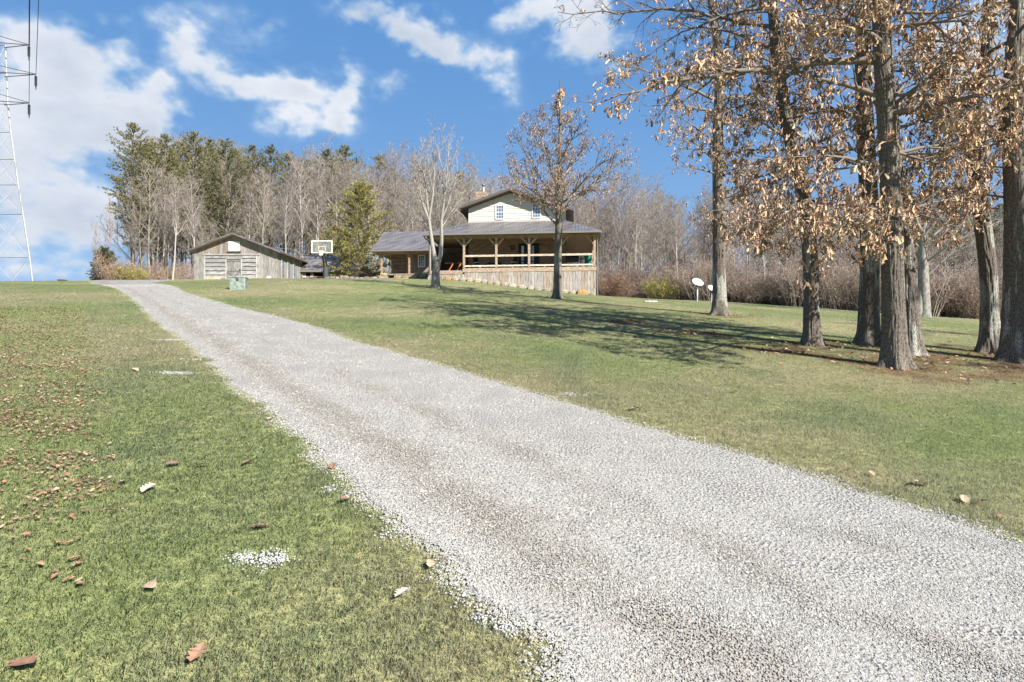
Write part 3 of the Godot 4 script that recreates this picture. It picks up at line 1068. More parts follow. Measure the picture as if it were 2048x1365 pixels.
func make_woods() -> void:
	var r := rngs(88)
	var grey_b := Color(0.27, 0.24, 0.215)
	var tan_t := Color(0.275, 0.24, 0.20)
	var pink_t := Color(0.28, 0.235, 0.205)
	var bares := []
	for k in 6:
		bares.append(bare_proto(300 + k, 18.0, [grey_b, Color(0.33, 0.305, 0.275), Color(0.22, 0.19, 0.165)][k % 3], [tan_t, pink_t, Color(0.245, 0.215, 0.17)][k % 3], [1.0, 0.75, 1.15][k % 3], [0.35, 0.45, 0.22][k % 3]))
	var pines := []
	for k in 4:
		pines.append(pine_proto(400 + k, 20.0, [0.35, 0.45, 0.3, 0.5][k], [0.44, 0.40, 0.48, 0.44][k], [Color(0.145, 0.15, 0.06), Color(0.165, 0.165, 0.075), Color(0.12, 0.138, 0.062), Color(0.19, 0.175, 0.068)][k]))
	var place := func(u: float, d: float, kind: String, k: int, top: float, label: String, group: String) -> void:
		var x := (u - 1024.0) / F * d
		var base := hgt(x, d)
		var H := (EYE + (682.5 - top) / F * d) - base
		if H < 3.0:
			return
		if kind == "pine":
			var s := H / 20.0
			stand("pine_tree", pines[k % 4], label, "tree", group, W(x, base, d), r.randf() * TAU, Vector3(s * r.randf_range(0.85, 1.15), s, s * r.randf_range(0.85, 1.15)), M.twig, M.needle)
		else:
			var s := H / 18.0
			stand("bare_tree", bares[k % 6], label, "tree", group, W(x, base, d), r.randf() * TAU, Vector3(s * r.randf_range(0.85, 1.1), s, s * r.randf_range(0.85, 1.1)), M.twig, M.twig)
	# the tall pines at the left end of the wood
	for e in [[266, 74, 250, 1], [282, 82, 290, 3], [300, 80, 282, 2], [330, 77, 272, 1], [362, 84, 285, 3], [388, 78, 264, 0], [420, 82, 280, 1], [452, 76, 278, 2], [470, 86, 300, 3], [505, 80, 292, 1], [540, 83, 290, 0], [575, 88, 310, 3], [612, 84, 320, 2], [655, 86, 300, 1], [690, 90, 292, 0], [760, 92, 312, 3], [345, 92, 290, 2], [430, 95, 300, 0], [300, 95, 300, 1], [845, 92, 330, 2], [920, 95, 345, 1]]:
		place.call(e[0], e[1], "pine", e[3], e[2], ["tall olive pine rising above the bare trees behind the barn", "tall narrow grey-green pine above the bare trees behind the barn", "tall darker green pine above the bare trees behind the barn", "tall yellowish pine above the bare trees behind the barn"][e[3]], "tall pines in the wood behind the barn")
	# pines and bare trees of the wood behind barn and house
	for k in 112:
		var u := lerpf(262, 1290, (k + r.randf()) / 112.0)
		var d := r.randf_range(65, 88)
		if u > 850:
			d = r.randf_range(61, 88)
		var kk := r.randi() % 6
		place.call(u, d, "bare", kk, canopy_top(u) + (r.randf_range(60, 170) if u < 570 else r.randf_range(2, 90)), ["bare grey tree with ascending twigs in the wood behind the barn and house", "slender bare tree with paler trunk in the wood behind the barn and house", "low-branched darker bare tree in the wood behind the barn and house"][kk % 3], "bare trees of the wood behind the buildings")
	# the wood on the right
	for k in 92:
		var u := lerpf(1195, 2260, (k + r.randf()) / 92.0)
		var x0 := (u - 1024.0) / F * 48.0
		var d := wood_edge(x0) + 3.0 + r.randf() * r.randf() * 38.0
		var kk := r.randi() % 6
		place.call(u, d, "bare", kk, canopy_top(u) + r.randf_range(0, 110), ["bare grey-brown tree in the wood beyond the lawn behind the oaks", "slender bare tree with pinkish twigs in the wood beyond the lawn", "low-branched dark bare tree in the wood beyond the lawn"][kk % 3], "bare trees of the wood beyond the lawn")
	for e in [[1910, 52, 400, 3], [2000, 54, 410, 1], [1860, 60, 420, 3], [2060, 50, 405, 0], [1560, 84, 395, 2]]:
		place.call(e[0], e[1], "pine", e[3], e[2], "spreading yellow-green pine at the wood edge behind the oaks", "pines at the wood edge behind the oaks")
	# the bright low pine between barn and house
	var low := pine_proto(480, 9.0, 0.12, 0.95, Color(0.235, 0.225, 0.075))
	var lp := W((722 - 1024.0) / F * 60.0, 0, 60.0)
	stand("pine_tree", low, "bright yellow-green pine with open tiers between barn and house", "tree", "", G(lp.x, 60.0), 0.6, Vector3(1.08, 1.12, 1.08), M.twig, M.needle)
	lp = W((672 - 1024.0) / F * 68.0, 0, 68.0)
	stand("pine_tree", low, "smaller yellow-green pine behind the basketball hoop", "tree", "", G(lp.x, 68.0), 2.6, Vector3(0.85, 0.8, 0.85), M.twig, M.needle)
	# slim snags and a low spruce at the left end of the wood
	var snag := bare_proto(350, 8.0, Color(0.25, 0.2, 0.17), Color(0.28, 0.22, 0.18), 1.5, 0.3)
	for e in [[196, 63, 455], [217, 64, 405]]:
		var x: float = (e[0] - 1024.0) / F * e[1]
		var hh: float = (EYE + (682.5 - e[2]) / F * e[1]) - hgt(x, e[1])
		stand("dead_sapling", snag, "thin dead sapling at the left end of the wood", "tree", "thin dead saplings at the end of the wood", G(x, e[1]), r.randf() * TAU, Vector3(0.32, hh / 8.0, 0.32), M.twig, M.twig)
	var spr := pine_proto(481, 4.0, 0.05, 0.8, Color(0.07, 0.085, 0.05))
	stand("spruce_tree", spr, "small dark spruce with flat branches at the end of the wood", "tree", "", G(-43.5, 64.0), 1.0, Vector3.ONE, M.twig, M.needle)
	# far wood: one mass
	var xf := []
	var cols := PackedColorArray()
	for k in 240:
		var u := lerpf(285, 2350, r.randf())
		var d := r.randf_range(92, 140)
		var x := (u - 1024.0) / F * d
		var top := canopy_top(u) + r.randf_range(25, 130)
		var H := (EYE + (682.5 - top) / F * d) - hgt(x, d)
		if H < 4.0:
			continue
		var s := H / 18.0
		xf.append(Transform3D(Basis(UP, r.randf() * TAU).scaled(Vector3(s, s, s)), G(x, d)))
		var tt := r.randf_range(0.8, 1.15)
		cols.append(Color(tt, tt, tt))
	var am := ArrayMesh.new()
	for m in bares[1]:
		am.add_surface_from_arrays(Mesh.PRIMITIVE_TRIANGLES, m.surface_get_arrays(0))
	scatter("far_wood", am, M.twig, xf, cols, "distant bare wood seen between the nearer trunks")
	# undergrowth along the foot of the wood
	var brush := [shrub_proto(500, 2.0, Color(0.25, 0.215, 0.18), Color(0.26, 0.21, 0.17), 26, Color(0.2, 0.12, 0.08), 60), shrub_proto(501, 2.4, Color(0.33, 0.29, 0.25), Color(0.31, 0.25, 0.21), 20, Color(0.22, 0.13, 0.08), 120)]
	for b in 2:
		xf = []
		cols = PackedColorArray()
		for k in 330:
			var u := lerpf(390, 2300, r.randf())
			var d: float
			if b == 1 and k < 50:
				u = lerpf(265, 390, r.randf())
			if u < 1200:
				d = r.randf_range(66, 95)
			else:
				d = wood_edge((u - 1024.0) / F * 45.0) + 1.2 + r.randf() * r.randf() * 26.0
			var s := r.randf_range(0.7, 1.5)
			xf.append(Transform3D(Basis(UP, r.randf() * TAU).scaled(Vector3(s, s, s)), G((u - 1024.0) / F * d, d)))
			var tt := r.randf_range(0.75, 1.2)
			cols.append(Color(tt, tt, tt))
		scatter("undergrowth", brush[b], M.twig, xf, cols, ["reddish-brown brush along the foot of the woods", "grey leafless brush and saplings under the trees"][b])
	# bushes that stand out
	var rust := shrub_proto(510, 1.6, Color(0.20, 0.145, 0.115), Color(0.24, 0.165, 0.125), 55, Color(0.26, 0.15, 0.10), 350)
	var gold := shrub_proto(511, 1.6, Color(0.22, 0.18, 0.10), Color(0.25, 0.22, 0.08), 40, Color(0.26, 0.25, 0.06), 1500)
	var tanl := shrub_proto(512, 2.2, Color(0.28, 0.22, 0.17), Color(0.3, 0.22, 0.16), 36, Color(0.34, 0.22, 0.14), 900)
	var pale := shrub_proto(513, 2.0, Color(0.40, 0.36, 0.33), Color(0.38, 0.33, 0.30), 40, Color(0.3, 0.2, 0.15), 20)
	for e in [[1238, 47, rust, 1.2, "rust-brown bush at the right end of the house porch"], [1322, 47, gold, 1.0, "yellow-green bush at the lawn edge beside the white dishes"], [1500, 46, rust, 1.3, "low rust-brown bush at the lawn edge behind the leaning oak"], [1590, 45, rust, 1.4, "wide brown bush between the leaning oak and the thick oak"], [1660, 44, pale, 1.2, "pale leafless bush with arching stems behind the oaks"],
		[1950, 39, rust, 1.3, "dark brown bush at the wood edge behind the rightmost oaks"], [262, 64, gold, 1.3, "yellow-green bush at the top of the drive"], [228, 63, tanl, 1.3, "tan-leaved bush at the top of the drive by the spruce"], [246, 64, tanl, 1.0, "small tan bush in front of the wood at the top of the drive"], [325, 66, tanl, 0.9, "brown-leaved bush between the drive and the barn"], [735, 61, pale, 1.3, "pale leafless bush beside the low wing of the house"], [1440, 58, gold, 1.5, "yellowish bush behind the straight oak"]]:
		var x: float = (e[0] - 1024.0) / F * e[1]
		var o := solo("bush", e[2], M.twig, G(x, e[1]), e[4], "bush")
		o.scale = Vector3.ONE * e[3]
		o.rotation.y = r.randf() * TAU

# ---- the big trees on the lawn
func bark_trunk(path: PackedVector3Array, rad: PackedFloat32Array, sides: int, step: float, depth: float, flare: float, lichen: float, seed_: int, tone := 1.0) -> ArrayMesh:
	# a trunk with furrowed bark; path points are local, the first one a little under the ground
	var cv := Curve3D.new()
	for i in path.size():
		var t := (path[mini(i + 1, path.size() - 1)] - path[maxi(i - 1, 0)]) / 6.0
		cv.add_point(path[i], -t, t)
	var total := cv.get_baked_length()
	var rows := int(total / step)
	var mb := MB.new()
	for j in rows + 1:
		var s := total * j / rows
		var p := cv.sample_baked(s, true)
		var t := (cv.sample_baked(minf(s + 0.1, total), true) - cv.sample_baked(maxf(s - 0.1, 0.0), true)).normalized()
		var x := t.cross(Vector3(0, 0, 1)).normalized()
		var y := t.cross(x)
		var f := s / total * (rad.size() - 1)
		var fi := mini(int(f), rad.size() - 2)
		var r0 := lerpf(rad[fi], rad[fi + 1], f - fi)
		var hg := maxf(p.y, 0.0)
		for k in sides:
			var a := TAU * k / sides
			var o := x * cos(a) + y * sin(a)
			var fl := 1.0 + flare * exp(-hg / 0.16) * (0.75 + 0.5 * sin(a * 5.0 + seed_)) + 0.18 * flare * exp(-hg / 0.6)
			var nz := bark_noise.get_noise_3d(cos(a) * r0 * 110.0 + seed_ * 7.0, p.y * 8.0, sin(a) * r0 * 110.0)
			var n2 := fine.get_noise_3d(cos(a) * 14.0 + seed_, p.y * 9.0, sin(a) * 14.0)
			var lump := fine.get_noise_3d(cos(a) * 3.0, p.y * 2.0 + seed_ * 3.0, sin(a) * 3.0)
			var dr := depth * (1.0 - 2.0 * absf(nz)) + depth * 0.5 * n2 + r0 * 0.06 * lump
			mb.v.append(p + o * (r0 * fl + dr))
			mb.n.append(o)
			mb.uv.append(Vector2(float(k) / sides * 2.0, s))
			var li := fine.get_noise_3d(cos(a) * 10.0 + seed_ * 11.0, p.y * 12.0, sin(a) * 10.0) + 0.5 * fine.get_noise_3d(cos(a) * 45.0, p.y * 45.0, sin(a) * 45.0 + seed_)
			var c := Color(0.15, 0.128, 0.108).lerp(Color(0.205, 0.178, 0.145), clampf(0.5 + n2, 0.0, 1.0))
			c = c.lerp(Color(0.38, 0.39, 0.345), smoothstep(0.30 - lichen, 0.42 - lichen, li) * 0.8)
			mb.c.append(Color(c.r * tone, c.g * tone, c.b * tone))
	for j in rows:
		for k in sides:
			var a := j * sides + k
			var b := j * sides + (k + 1) % sides
			mb.ix.append_array([a, b + sides, b, a, a + sides, b + sides])
	# smooth normals of the displaced surface
	for j in rows + 1:
		for k in sides:
			var a := j * sides + k
			var l := mb.v[j * sides + (k + sides - 1) % sides]
			var rr := mb.v[j * sides + (k + 1) % sides]
			var u := mb.v[mini(j + 1, rows) * sides + k]
			var dn := mb.v[maxi(j - 1, 0) * sides + k]
			var nn := (rr - l).cross(u - dn)
			if nn.dot(mb.n[a]) < 0.0:
				nn = -nn
			mb.n[a] = nn.normalized()
	return mb.mesh()

func leaf_mesh(seed_: int, bend: float) -> ArrayMesh:
	# a dry leaf hanging along -y, 1 long, folded along the midrib
	var mb := MB.new()
	var r := rngs(seed_)
	var half := [0.03, 0.15, 0.11, 0.22, 0.15, 0.2, 0.0]
	var L := []
	var C := []
	var R := []
	for i in half.size():
		var t := float(i) / (half.size() - 1)
		var z := bend * sin(t * 2.4) * 0.35
		C.append(Vector3(0.08 * sin(t * 4.0), -t, z))
		L.append(Vector3(-half[i] * r.randf_range(0.8, 1.1), -t + 0.03, z + half[i] * 0.8))
		R.append(Vector3(half[i] * r.randf_range(0.8, 1.1), -t + 0.03, z + half[i] * 0.7))
	for i in half.size() - 1:
		mb.quad(L[i], L[i + 1], C[i + 1], C[i])
		mb.quad(C[i], C[i + 1], R[i + 1], R[i])
	return mb.mesh()

var leaf_meshes := []

func hang_leaves(par: Node3D, tips: Array, per: float, lo: float, hi: float, cols: Array, r: RandomNumberGenerator, spread := 0.05) -> void:
	for kind in leaf_meshes.size():
		var xf := []
		var cc := PackedColorArray()
		for i in tips.size():
			if i % leaf_meshes.size() != kind:
				continue
			var n := int(per * r.randf_range(0.3, 1.7) + r.randf())
			var e: Vector3 = tips[i][0]
			var s: Vector3 = tips[i][2]
			for k in n:
				var p := s.lerp(e, r.randf_range(0.65, 1.08)) + rdir(r) * spread
				var b := Basis.from_euler(Vector3(r.randfn(0, 0.42), r.randf() * TAU, r.randfn(0, 0.42)))
				var z := r.randf_range(lo, hi)
				xf.append(Transform3D(b.scaled(Vector3(z, z, z)), p))
				var c: Color = cols[r.randi() % cols.size()]
				var tone := r.randf_range(0.75, 1.2)
				cc.append(Color(c.r * tone, c.g * tone, c.b * tone))
		if xf.size():
			scatter("leaves", leaf_meshes[kind], M.leaf, xf, cc, "", par)

const OAK := {"segs": [4, 3, 2], "taper": [0.75, 0.7, 0.5], "rmin": 0.004, "wob": [0.22, 0.26, 0.28], "up": [0.03, -0.02, -0.04], "sides": [5, 4, 3], "n": [4, 3], "t0": [0.2, 0.25], "ang": [0.75, 0.8], "lr": [0.55, 0.6], "fall": [0.3, 0.3], "rr": [0.6, 0.6]}

func limb(mb: MB, a: Vector3, b: Vector3, r0: float, sag: float, r: RandomNumberGenerator, tips: Array, dens: float, colr: Color) -> void:
	# a main limb from a to b with side branches and twigs
	var L := a.distance_to(b)
	var segs := maxi(5, int(L / 0.35))
	var pts := PackedVector3Array()
	var rad := PackedFloat32Array()
	var off := Vector3.ZERO
	for i in segs + 1:
		var t := float(i) / segs
		off += rdir(r) * L * 0.014
		pts.append(a.lerp(b, t) + UP * (sag * sin(t * PI) * L) + off)
		rad.append(maxf(r0 * (1.0 - 0.85 * t), 0.008))
	mb.tube(pts, rad, 7, colr)
	var P := OAK.duplicate()
	P["col"] = [colr, colr, colr]
	var n := int(L * 4.2 * dens)
	var spin := r.randf() * TAU
	for k in n:
		var t := lerpf(0.18, 1.0, (k + r.randf()) / n)
		var f := clampf(t * segs, 0.0, segs - 0.001)
		var i := int(f)
		var at := pts[i].lerp(pts[i + 1], f - i)
		var ax := (pts[i + 1] - pts[i]).normalized()
		spin += 2.4 + r.randf_range(-0.6, 0.6)
		var side := ax.cross(Vector3(0.2, 0.9, 0.3)).normalized().rotated(ax, spin)
		side.y *= 0.65
		var cd := (ax * 0.65 + side * 0.8).normalized()
		grow(mb, at, cd, r.randf_range(0.45, 1.05) * (1.2 - 0.5 * t), minf(rad[i] * 0.6, 0.022), 0, P, r, tips)

func big_oak(called: String, label: String, u: float, v: float, path_px: Array, rads: Array, limbs: Array, auto: Array, per_leaf: float, seed_: int, lichen := 0.0, sides := 96, group := "") -> Node3D:
	# path_px: [u, v] up the trunk, seen at the depth of its foot; limbs: [v on trunk, u, v, depth offset, radius, sag, density, leaves]
	var foot := hit(u, v)
	var d0 := -foot.z
	var r := rngs(seed_)
	for i in rads.size():
		rads[i] *= 0.72
	var path := PackedVector3Array([Vector3(0, -0.25, 0)])
	for e in path_px:
		path.append(pix(e[0], e[1], d0) - foot)
	var o := thing(called, label, "tree", foot, 0.0, group)
	part(o, "trunk", bark_trunk(path, PackedFloat32Array(rads), sides, 0.055, 0.017, 0.62, lichen, seed_), M.bark)
	var on_trunk := func(row: float) -> Vector3:
		for i in path_px.size() - 1:
			if row >= path_px[i + 1][1] or i == path_px.size() - 2:
				var t: float = (row - path_px[i][1]) / float(path_px[i + 1][1] - path_px[i][1])
				return pix(lerpf(path_px[i][0], path_px[i + 1][0], t), row, d0) - foot
		return Vector3.ZERO
	var wood := MB.new()
	var tips := []
	var colr := Color(0.16, 0.135, 0.115)
	for e in limbs:
		var mark := tips.size()
		limb(wood, on_trunk.call(e[0]), pix(e[1], e[2], d0 + e[3]) - foot, e[4], e[5], r, tips, e[6], colr)
		# keep leaves only on a share of the twigs
		var kept := []
		for i in range(mark, tips.size()):
			if r.randf() < e[7]:
				kept.append(tips[i])
		tips.resize(mark)
		tips.append_array(kept)
	# limbs all round: [count, lowest height, highest height, shortest, longest, density, share of twigs with leaves]
	for e in auto:
		var spin := r.randf() * TAU
		for k in int(e[0]):
			spin += 2.4 + r.randf_range(-0.4, 0.4)
			var h: float = lerpf(e[1], e[2], (k + r.randf()) / e[0])
			var row: float = 682.5 - (foot.y + h - EYE) * F / d0
			var a: Vector3 = on_trunk.call(row)
			var L: float = r.randf_range(e[3], e[4])
			var mark := tips.size()
			limb(wood, a, a + Vector3(cos(spin), r.randf_range(-0.12, 0.35), sin(spin)) * L, 0.022 + L * 0.012, r.randf_range(-0.03, 0.06), r, tips, e[5], colr)
			var kept := []
			for i in range(mark, tips.size()):
				if r.randf() < e[6]:
					kept.append(tips[i])
			tips.resize(mark)
			tips.append_array(kept)
	part(o, "branches", wood.mesh(), M.twig)
	if per_leaf > 0.0:
		hang_leaves(o, tips, per_leaf * 1.1, 0.07, 0.14, [Color(0.46, 0.32, 0.205), Color(0.52, 0.385, 0.255), Color(0.37, 0.235, 0.145), Color(0.25, 0.15, 0.10), Color(0.48, 0.335, 0.21)], r)
	return o

func make_oaks() -> void:
	leaf_meshes = [leaf_mesh(1, 0.8), leaf_mesh(2, -0.5), leaf_mesh(3, 0.25)]
	big_oak("oak_tree", "thickest near oak with rounded bark and brown leaves, its twin close behind", 1790, 736, [[1789, 690], [1786, 560], [1784, 440], [1778, 300], [1768, 150], [1762, 20], [1760, -150], [1768, -420], [1775, -760]], [0.28, 0.24, 0.22, 0.20, 0.18, 0.165, 0.15, 0.12, 0.08, 0.02],
		[[445, 1500, 440, -0.9, 0.035, 0.04, 1.0, 1.0], [440, 1640, 470, -1.6, 0.03, 0.0, 1.0, 1.0], [430, 1700, 440, -2.0, 0.03, 0.0, 1.0, 1.0], [430, 1960, 400, 0.5, 0.035, 0.05, 1.0, 1.0], [415, 1880, 440, 0.6, 0.03, 0.02, 1.0, 1.0], [340, 1560, 310, -0.8, 0.04, 0.05, 1.0, 0.9], [310, 1990, 300, 0.4, 0.04, 0.05, 1.0, 1.0], [300, 1900, 330, 0.2, 0.035, 0.0, 1.0, 1.0], [190, 1980, 200, -1.0, 0.04, 0.04, 1.0, 0.9], [120, 1179, 236, 0.3, 0.075, 0.035, 0.95, 0.8], [90, 1620, 40, -1.3, 0.05, 0.05, 1.0, 0.9], [60, 1950, 40, -1.0, 0.05, 0.05, 1.0, 0.9], [30, 1690, 20, -1.6, 0.035, 0.03, 1.0, 1.0]],
		[[8, 4.4, 8.5, 1.6, 2.7, 0.9, 0.9], [12, 8.0, 13.0, 1.5, 3.0, 0.7, 0.7]], 3.0, 11, -0.06, 110)
	big_oak("oak_tree", "oak trunk with pale lichen foot standing close behind the thickest oak", 1823, 712, [[1820, 640], [1813, 520], [1801, 420], [1786, 300], [1772, 120], [1768, -60], [1770, -400]], [0.26, 0.22, 0.205, 0.19, 0.17, 0.14, 0.10, 0.02],
		[[260, 2010, 240, 0.6, 0.04, 0.05, 0.9, 0.8], [200, 1880, 120, 0.8, 0.04, 0.05, 0.9, 0.8]], [[6, 5.0, 9.5, 1.4, 2.4, 0.8, 0.7]], 2.8, 12, 0.06, 84)
	big_oak("oak_tree", "lichen-spotted oak with spreading foot between the leaning oak and the thickest oak", 1738, 691, [[1738, 640], [1740, 520], [1739, 420], [1733, 300], [1727, 150], [1725, 0], [1722, -160], [1715, -480]], [0.31, 0.265, 0.25, 0.235, 0.215, 0.19, 0.16, 0.11, 0.02],
		[[420, 1600, 400, -1.0, 0.035, 0.04, 1.0, 0.9], [330, 1480, 330, -0.6, 0.04, 0.04, 0.9, 0.8], [240, 1560, 210, -1.0, 0.04, 0.05, 1.0, 0.9], [150, 1850, 150, -0.6, 0.045, 0.05, 0.9, 0.9], [60, 1480, 70, 0.2, 0.05, 0.04, 0.9, 0.7]], [[11, 3.2, 9.5, 1.5, 2.6, 0.9, 0.85], [8, 10.0, 14.0, 1.5, 3.0, 0.6, 0.6]], 2.8, 13, 0.08, 100)
	big_oak("oak_tree", "slender oak leaning toward the house with dark rough bark", 1626, 692, [[1624, 640], [1621, 520], [1608, 400], [1589, 312], [1561, 167], [1546, 0], [1540, -160], [1535, -420]], [0.235, 0.205, 0.195, 0.185, 0.17, 0.15, 0.125, 0.09, 0.02],
		[[430, 1480, 450, -0.8, 0.03, 0.03, 1.0, 0.9], [400, 1700, 420, -0.9, 0.03, 0.03, 1.0, 0.9], [420, 1530, 470, -1.6, 0.03, 0.0, 1.0, 0.9], [340, 1470, 380, -1.4, 0.03, 0.03, 1.0, 0.9], [200, 1420, 230, -1.2, 0.035, 0.03, 1.0, 0.9], [300, 1440, 310, -0.4, 0.035, 0.04, 0.9, 0.7], [240, 1680, 220, -0.6, 0.035, 0.04, 0.9, 0.8], [150, 1380, 150, -0.4, 0.045, 0.05, 0.9, 0.7], [100, 1330, 60, 0.0, 0.045, 0.07, 0.9, 0.18], [50, 1110, 2, 0.6, 0.05, 0.05, 0.8, 0.06], [10, 1270, 110, 0.0, 0.04, 0.08, 0.8, 0.3]], [[11, 2.9, 9.0, 1.2, 2.2, 0.9, 0.8], [6, 9.5, 13.0, 1.4, 2.6, 0.6, 0.5]], 2.9, 14, -0.10, 84)
	big_oak("oak_tree", "straight grey oak standing apart from the others near the white dishes", 1440, 631, [[1439, 590], [1438, 480], [1437, 380], [1436, 280], [1439, 160], [1434, 80], [1424, 0], [1415, -160], [1410, -320]], [0.34, 0.285, 0.265, 0.25, 0.23, 0.20, 0.17, 0.13, 0.09, 0.02],
		[[350, 1360, 330, -0.5, 0.04, 0.03, 0.8, 0.35], [290, 1340, 225, -0.6, 0.04, 0.03, 0.9, 0.5], [250, 1530, 235, -0.6, 0.04, 0.03, 0.9, 0.7], [200, 1240, 130, -0.5, 0.06, 0.05, 1.0, 0.8], [160, 1540, 90, -0.5, 0.06, 0.05, 1.0, 0.9], [330, 1350, 260, -1.5, 0.04, 0.03, 0.9, 0.8], [300, 1500, 330, -2.0, 0.04, 0.03, 1.0, 0.9], [420, 1480, 430, -2.0, 0.03, 0.02, 0.9, 0.9], [150, 1475, 0, 0.0, 0.11, 0.0, 0.6, 0.3], [440, 1390, 430, -0.6, 0.02, 0.02, 0.7, 0.7], [400, 1500, 390, -0.8, 0.03, 0.02, 0.8, 0.8]], [[8, 6.0, 13.0, 1.6, 3.2, 0.6, 0.5], [6, 11.0, 16.0, 1.8, 3.2, 0.5, 0.3]], 2.6, 15, 0.04, 80)
	big_oak("oak_tree", "oak with a gently bent trunk and pale lichen foot beside the rightmost oak", 1981, 707, [[1980, 650], [1978, 557], [1966, 450], [1955, 370], [1945, 278], [1956, 190], [1974, 100], [1978, 0], [1980, -200]], [0.27, 0.215, 0.205, 0.195, 0.185, 0.165, 0.145, 0.12, 0.09, 0.02],
		[[370, 1880, 400, -0.8, 0.03, 0.03, 1.0, 0.9], [330, 2060, 350, -0.6, 0.03, 0.03, 1.0, 0.9], [240, 1850, 240, -0.6, 0.035, 0.04, 1.0, 0.9], [120, 2080, 60, 0.4, 0.05, 0.05, 0.8, 0.4]], [[10, 4.2, 9.5, 1.3, 2.3, 0.9, 0.9]], 3.1, 16, 0.04, 84)
	big_oak("oak_tree", "deeply furrowed oak, last of the row beside the bent oak", 2027, 724, [[2029, 660], [2031, 520], [2030, 400], [2026, 260], [2030, 120], [2040, 0], [2050, -200], [2055, -480]], [0.31, 0.255, 0.24, 0.225, 0.205, 0.185, 0.16, 0.12, 0.02],
		[[400, 1930, 390, 0.6, 0.03, 0.03, 1.0, 0.9], [360, 2130, 400, -0.8, 0.03, 0.03, 1.0, 0.9], [290, 1920, 280, -0.8, 0.04, 0.04, 1.0, 0.9], [170, 1900, 150, -0.5, 0.05, 0.05, 1.0, 0.8], [150, 2200, 180, -0.5, 0.05, 0.05, 1.0, 0.8]], [[10, 4.2, 9.0, 1.4, 2.4, 0.9, 0.9], [8, 9.0, 13.0, 1.5, 2.8, 0.6, 0.6]], 3.1, 17, -0.02, 100)
	# oaks just outside the frame whose shadows cross the lawn
	for e in [[17.0, 4.6, 21], [21.0, 9.0, 23]]:
		var p := G(e[0], e[1])
		var r := rngs(e[2])
		var o := thing("oak_tree", "oak standing beyond the deeply furrowed oak at the end of the row", "tree", p, 0.0, "oaks beyond the end of the row")
		part(o, "trunk", bark_trunk(PackedVector3Array([Vector3(0, -0.25, 0), Vector3(0, 2, 0), Vector3(0.2, 6, 0), Vector3(0.1, 13, 0)]), PackedFloat32Array([0.3, 0.24, 0.19, 0.03]), 40, 0.15, 0.012, 0.6, 0.0, e[2]), M.bark)
		var wood := MB.new()
		var tips := []
		var spin := 0.0
		for k in 16:
			spin += 2.4
			var a := Vector3(0.1, lerpf(3.2, 12.0, k / 15.0), 0)
			limb(wood, a, a + Vector3(cos(spin), r.randf_range(-0.1, 0.4), sin(spin)) * r.randf_range(1.6, 3.0), 0.05, 0.03, r, tips, 0.4, Color(0.16, 0.135, 0.115))
		part(o, "branches", wood.mesh(), M.twig)
		hang_leaves(o, tips, 1.2, 0.09, 0.16, [Color(0.44, 0.27, 0.155), Color(0.36, 0.20, 0.11)], r)

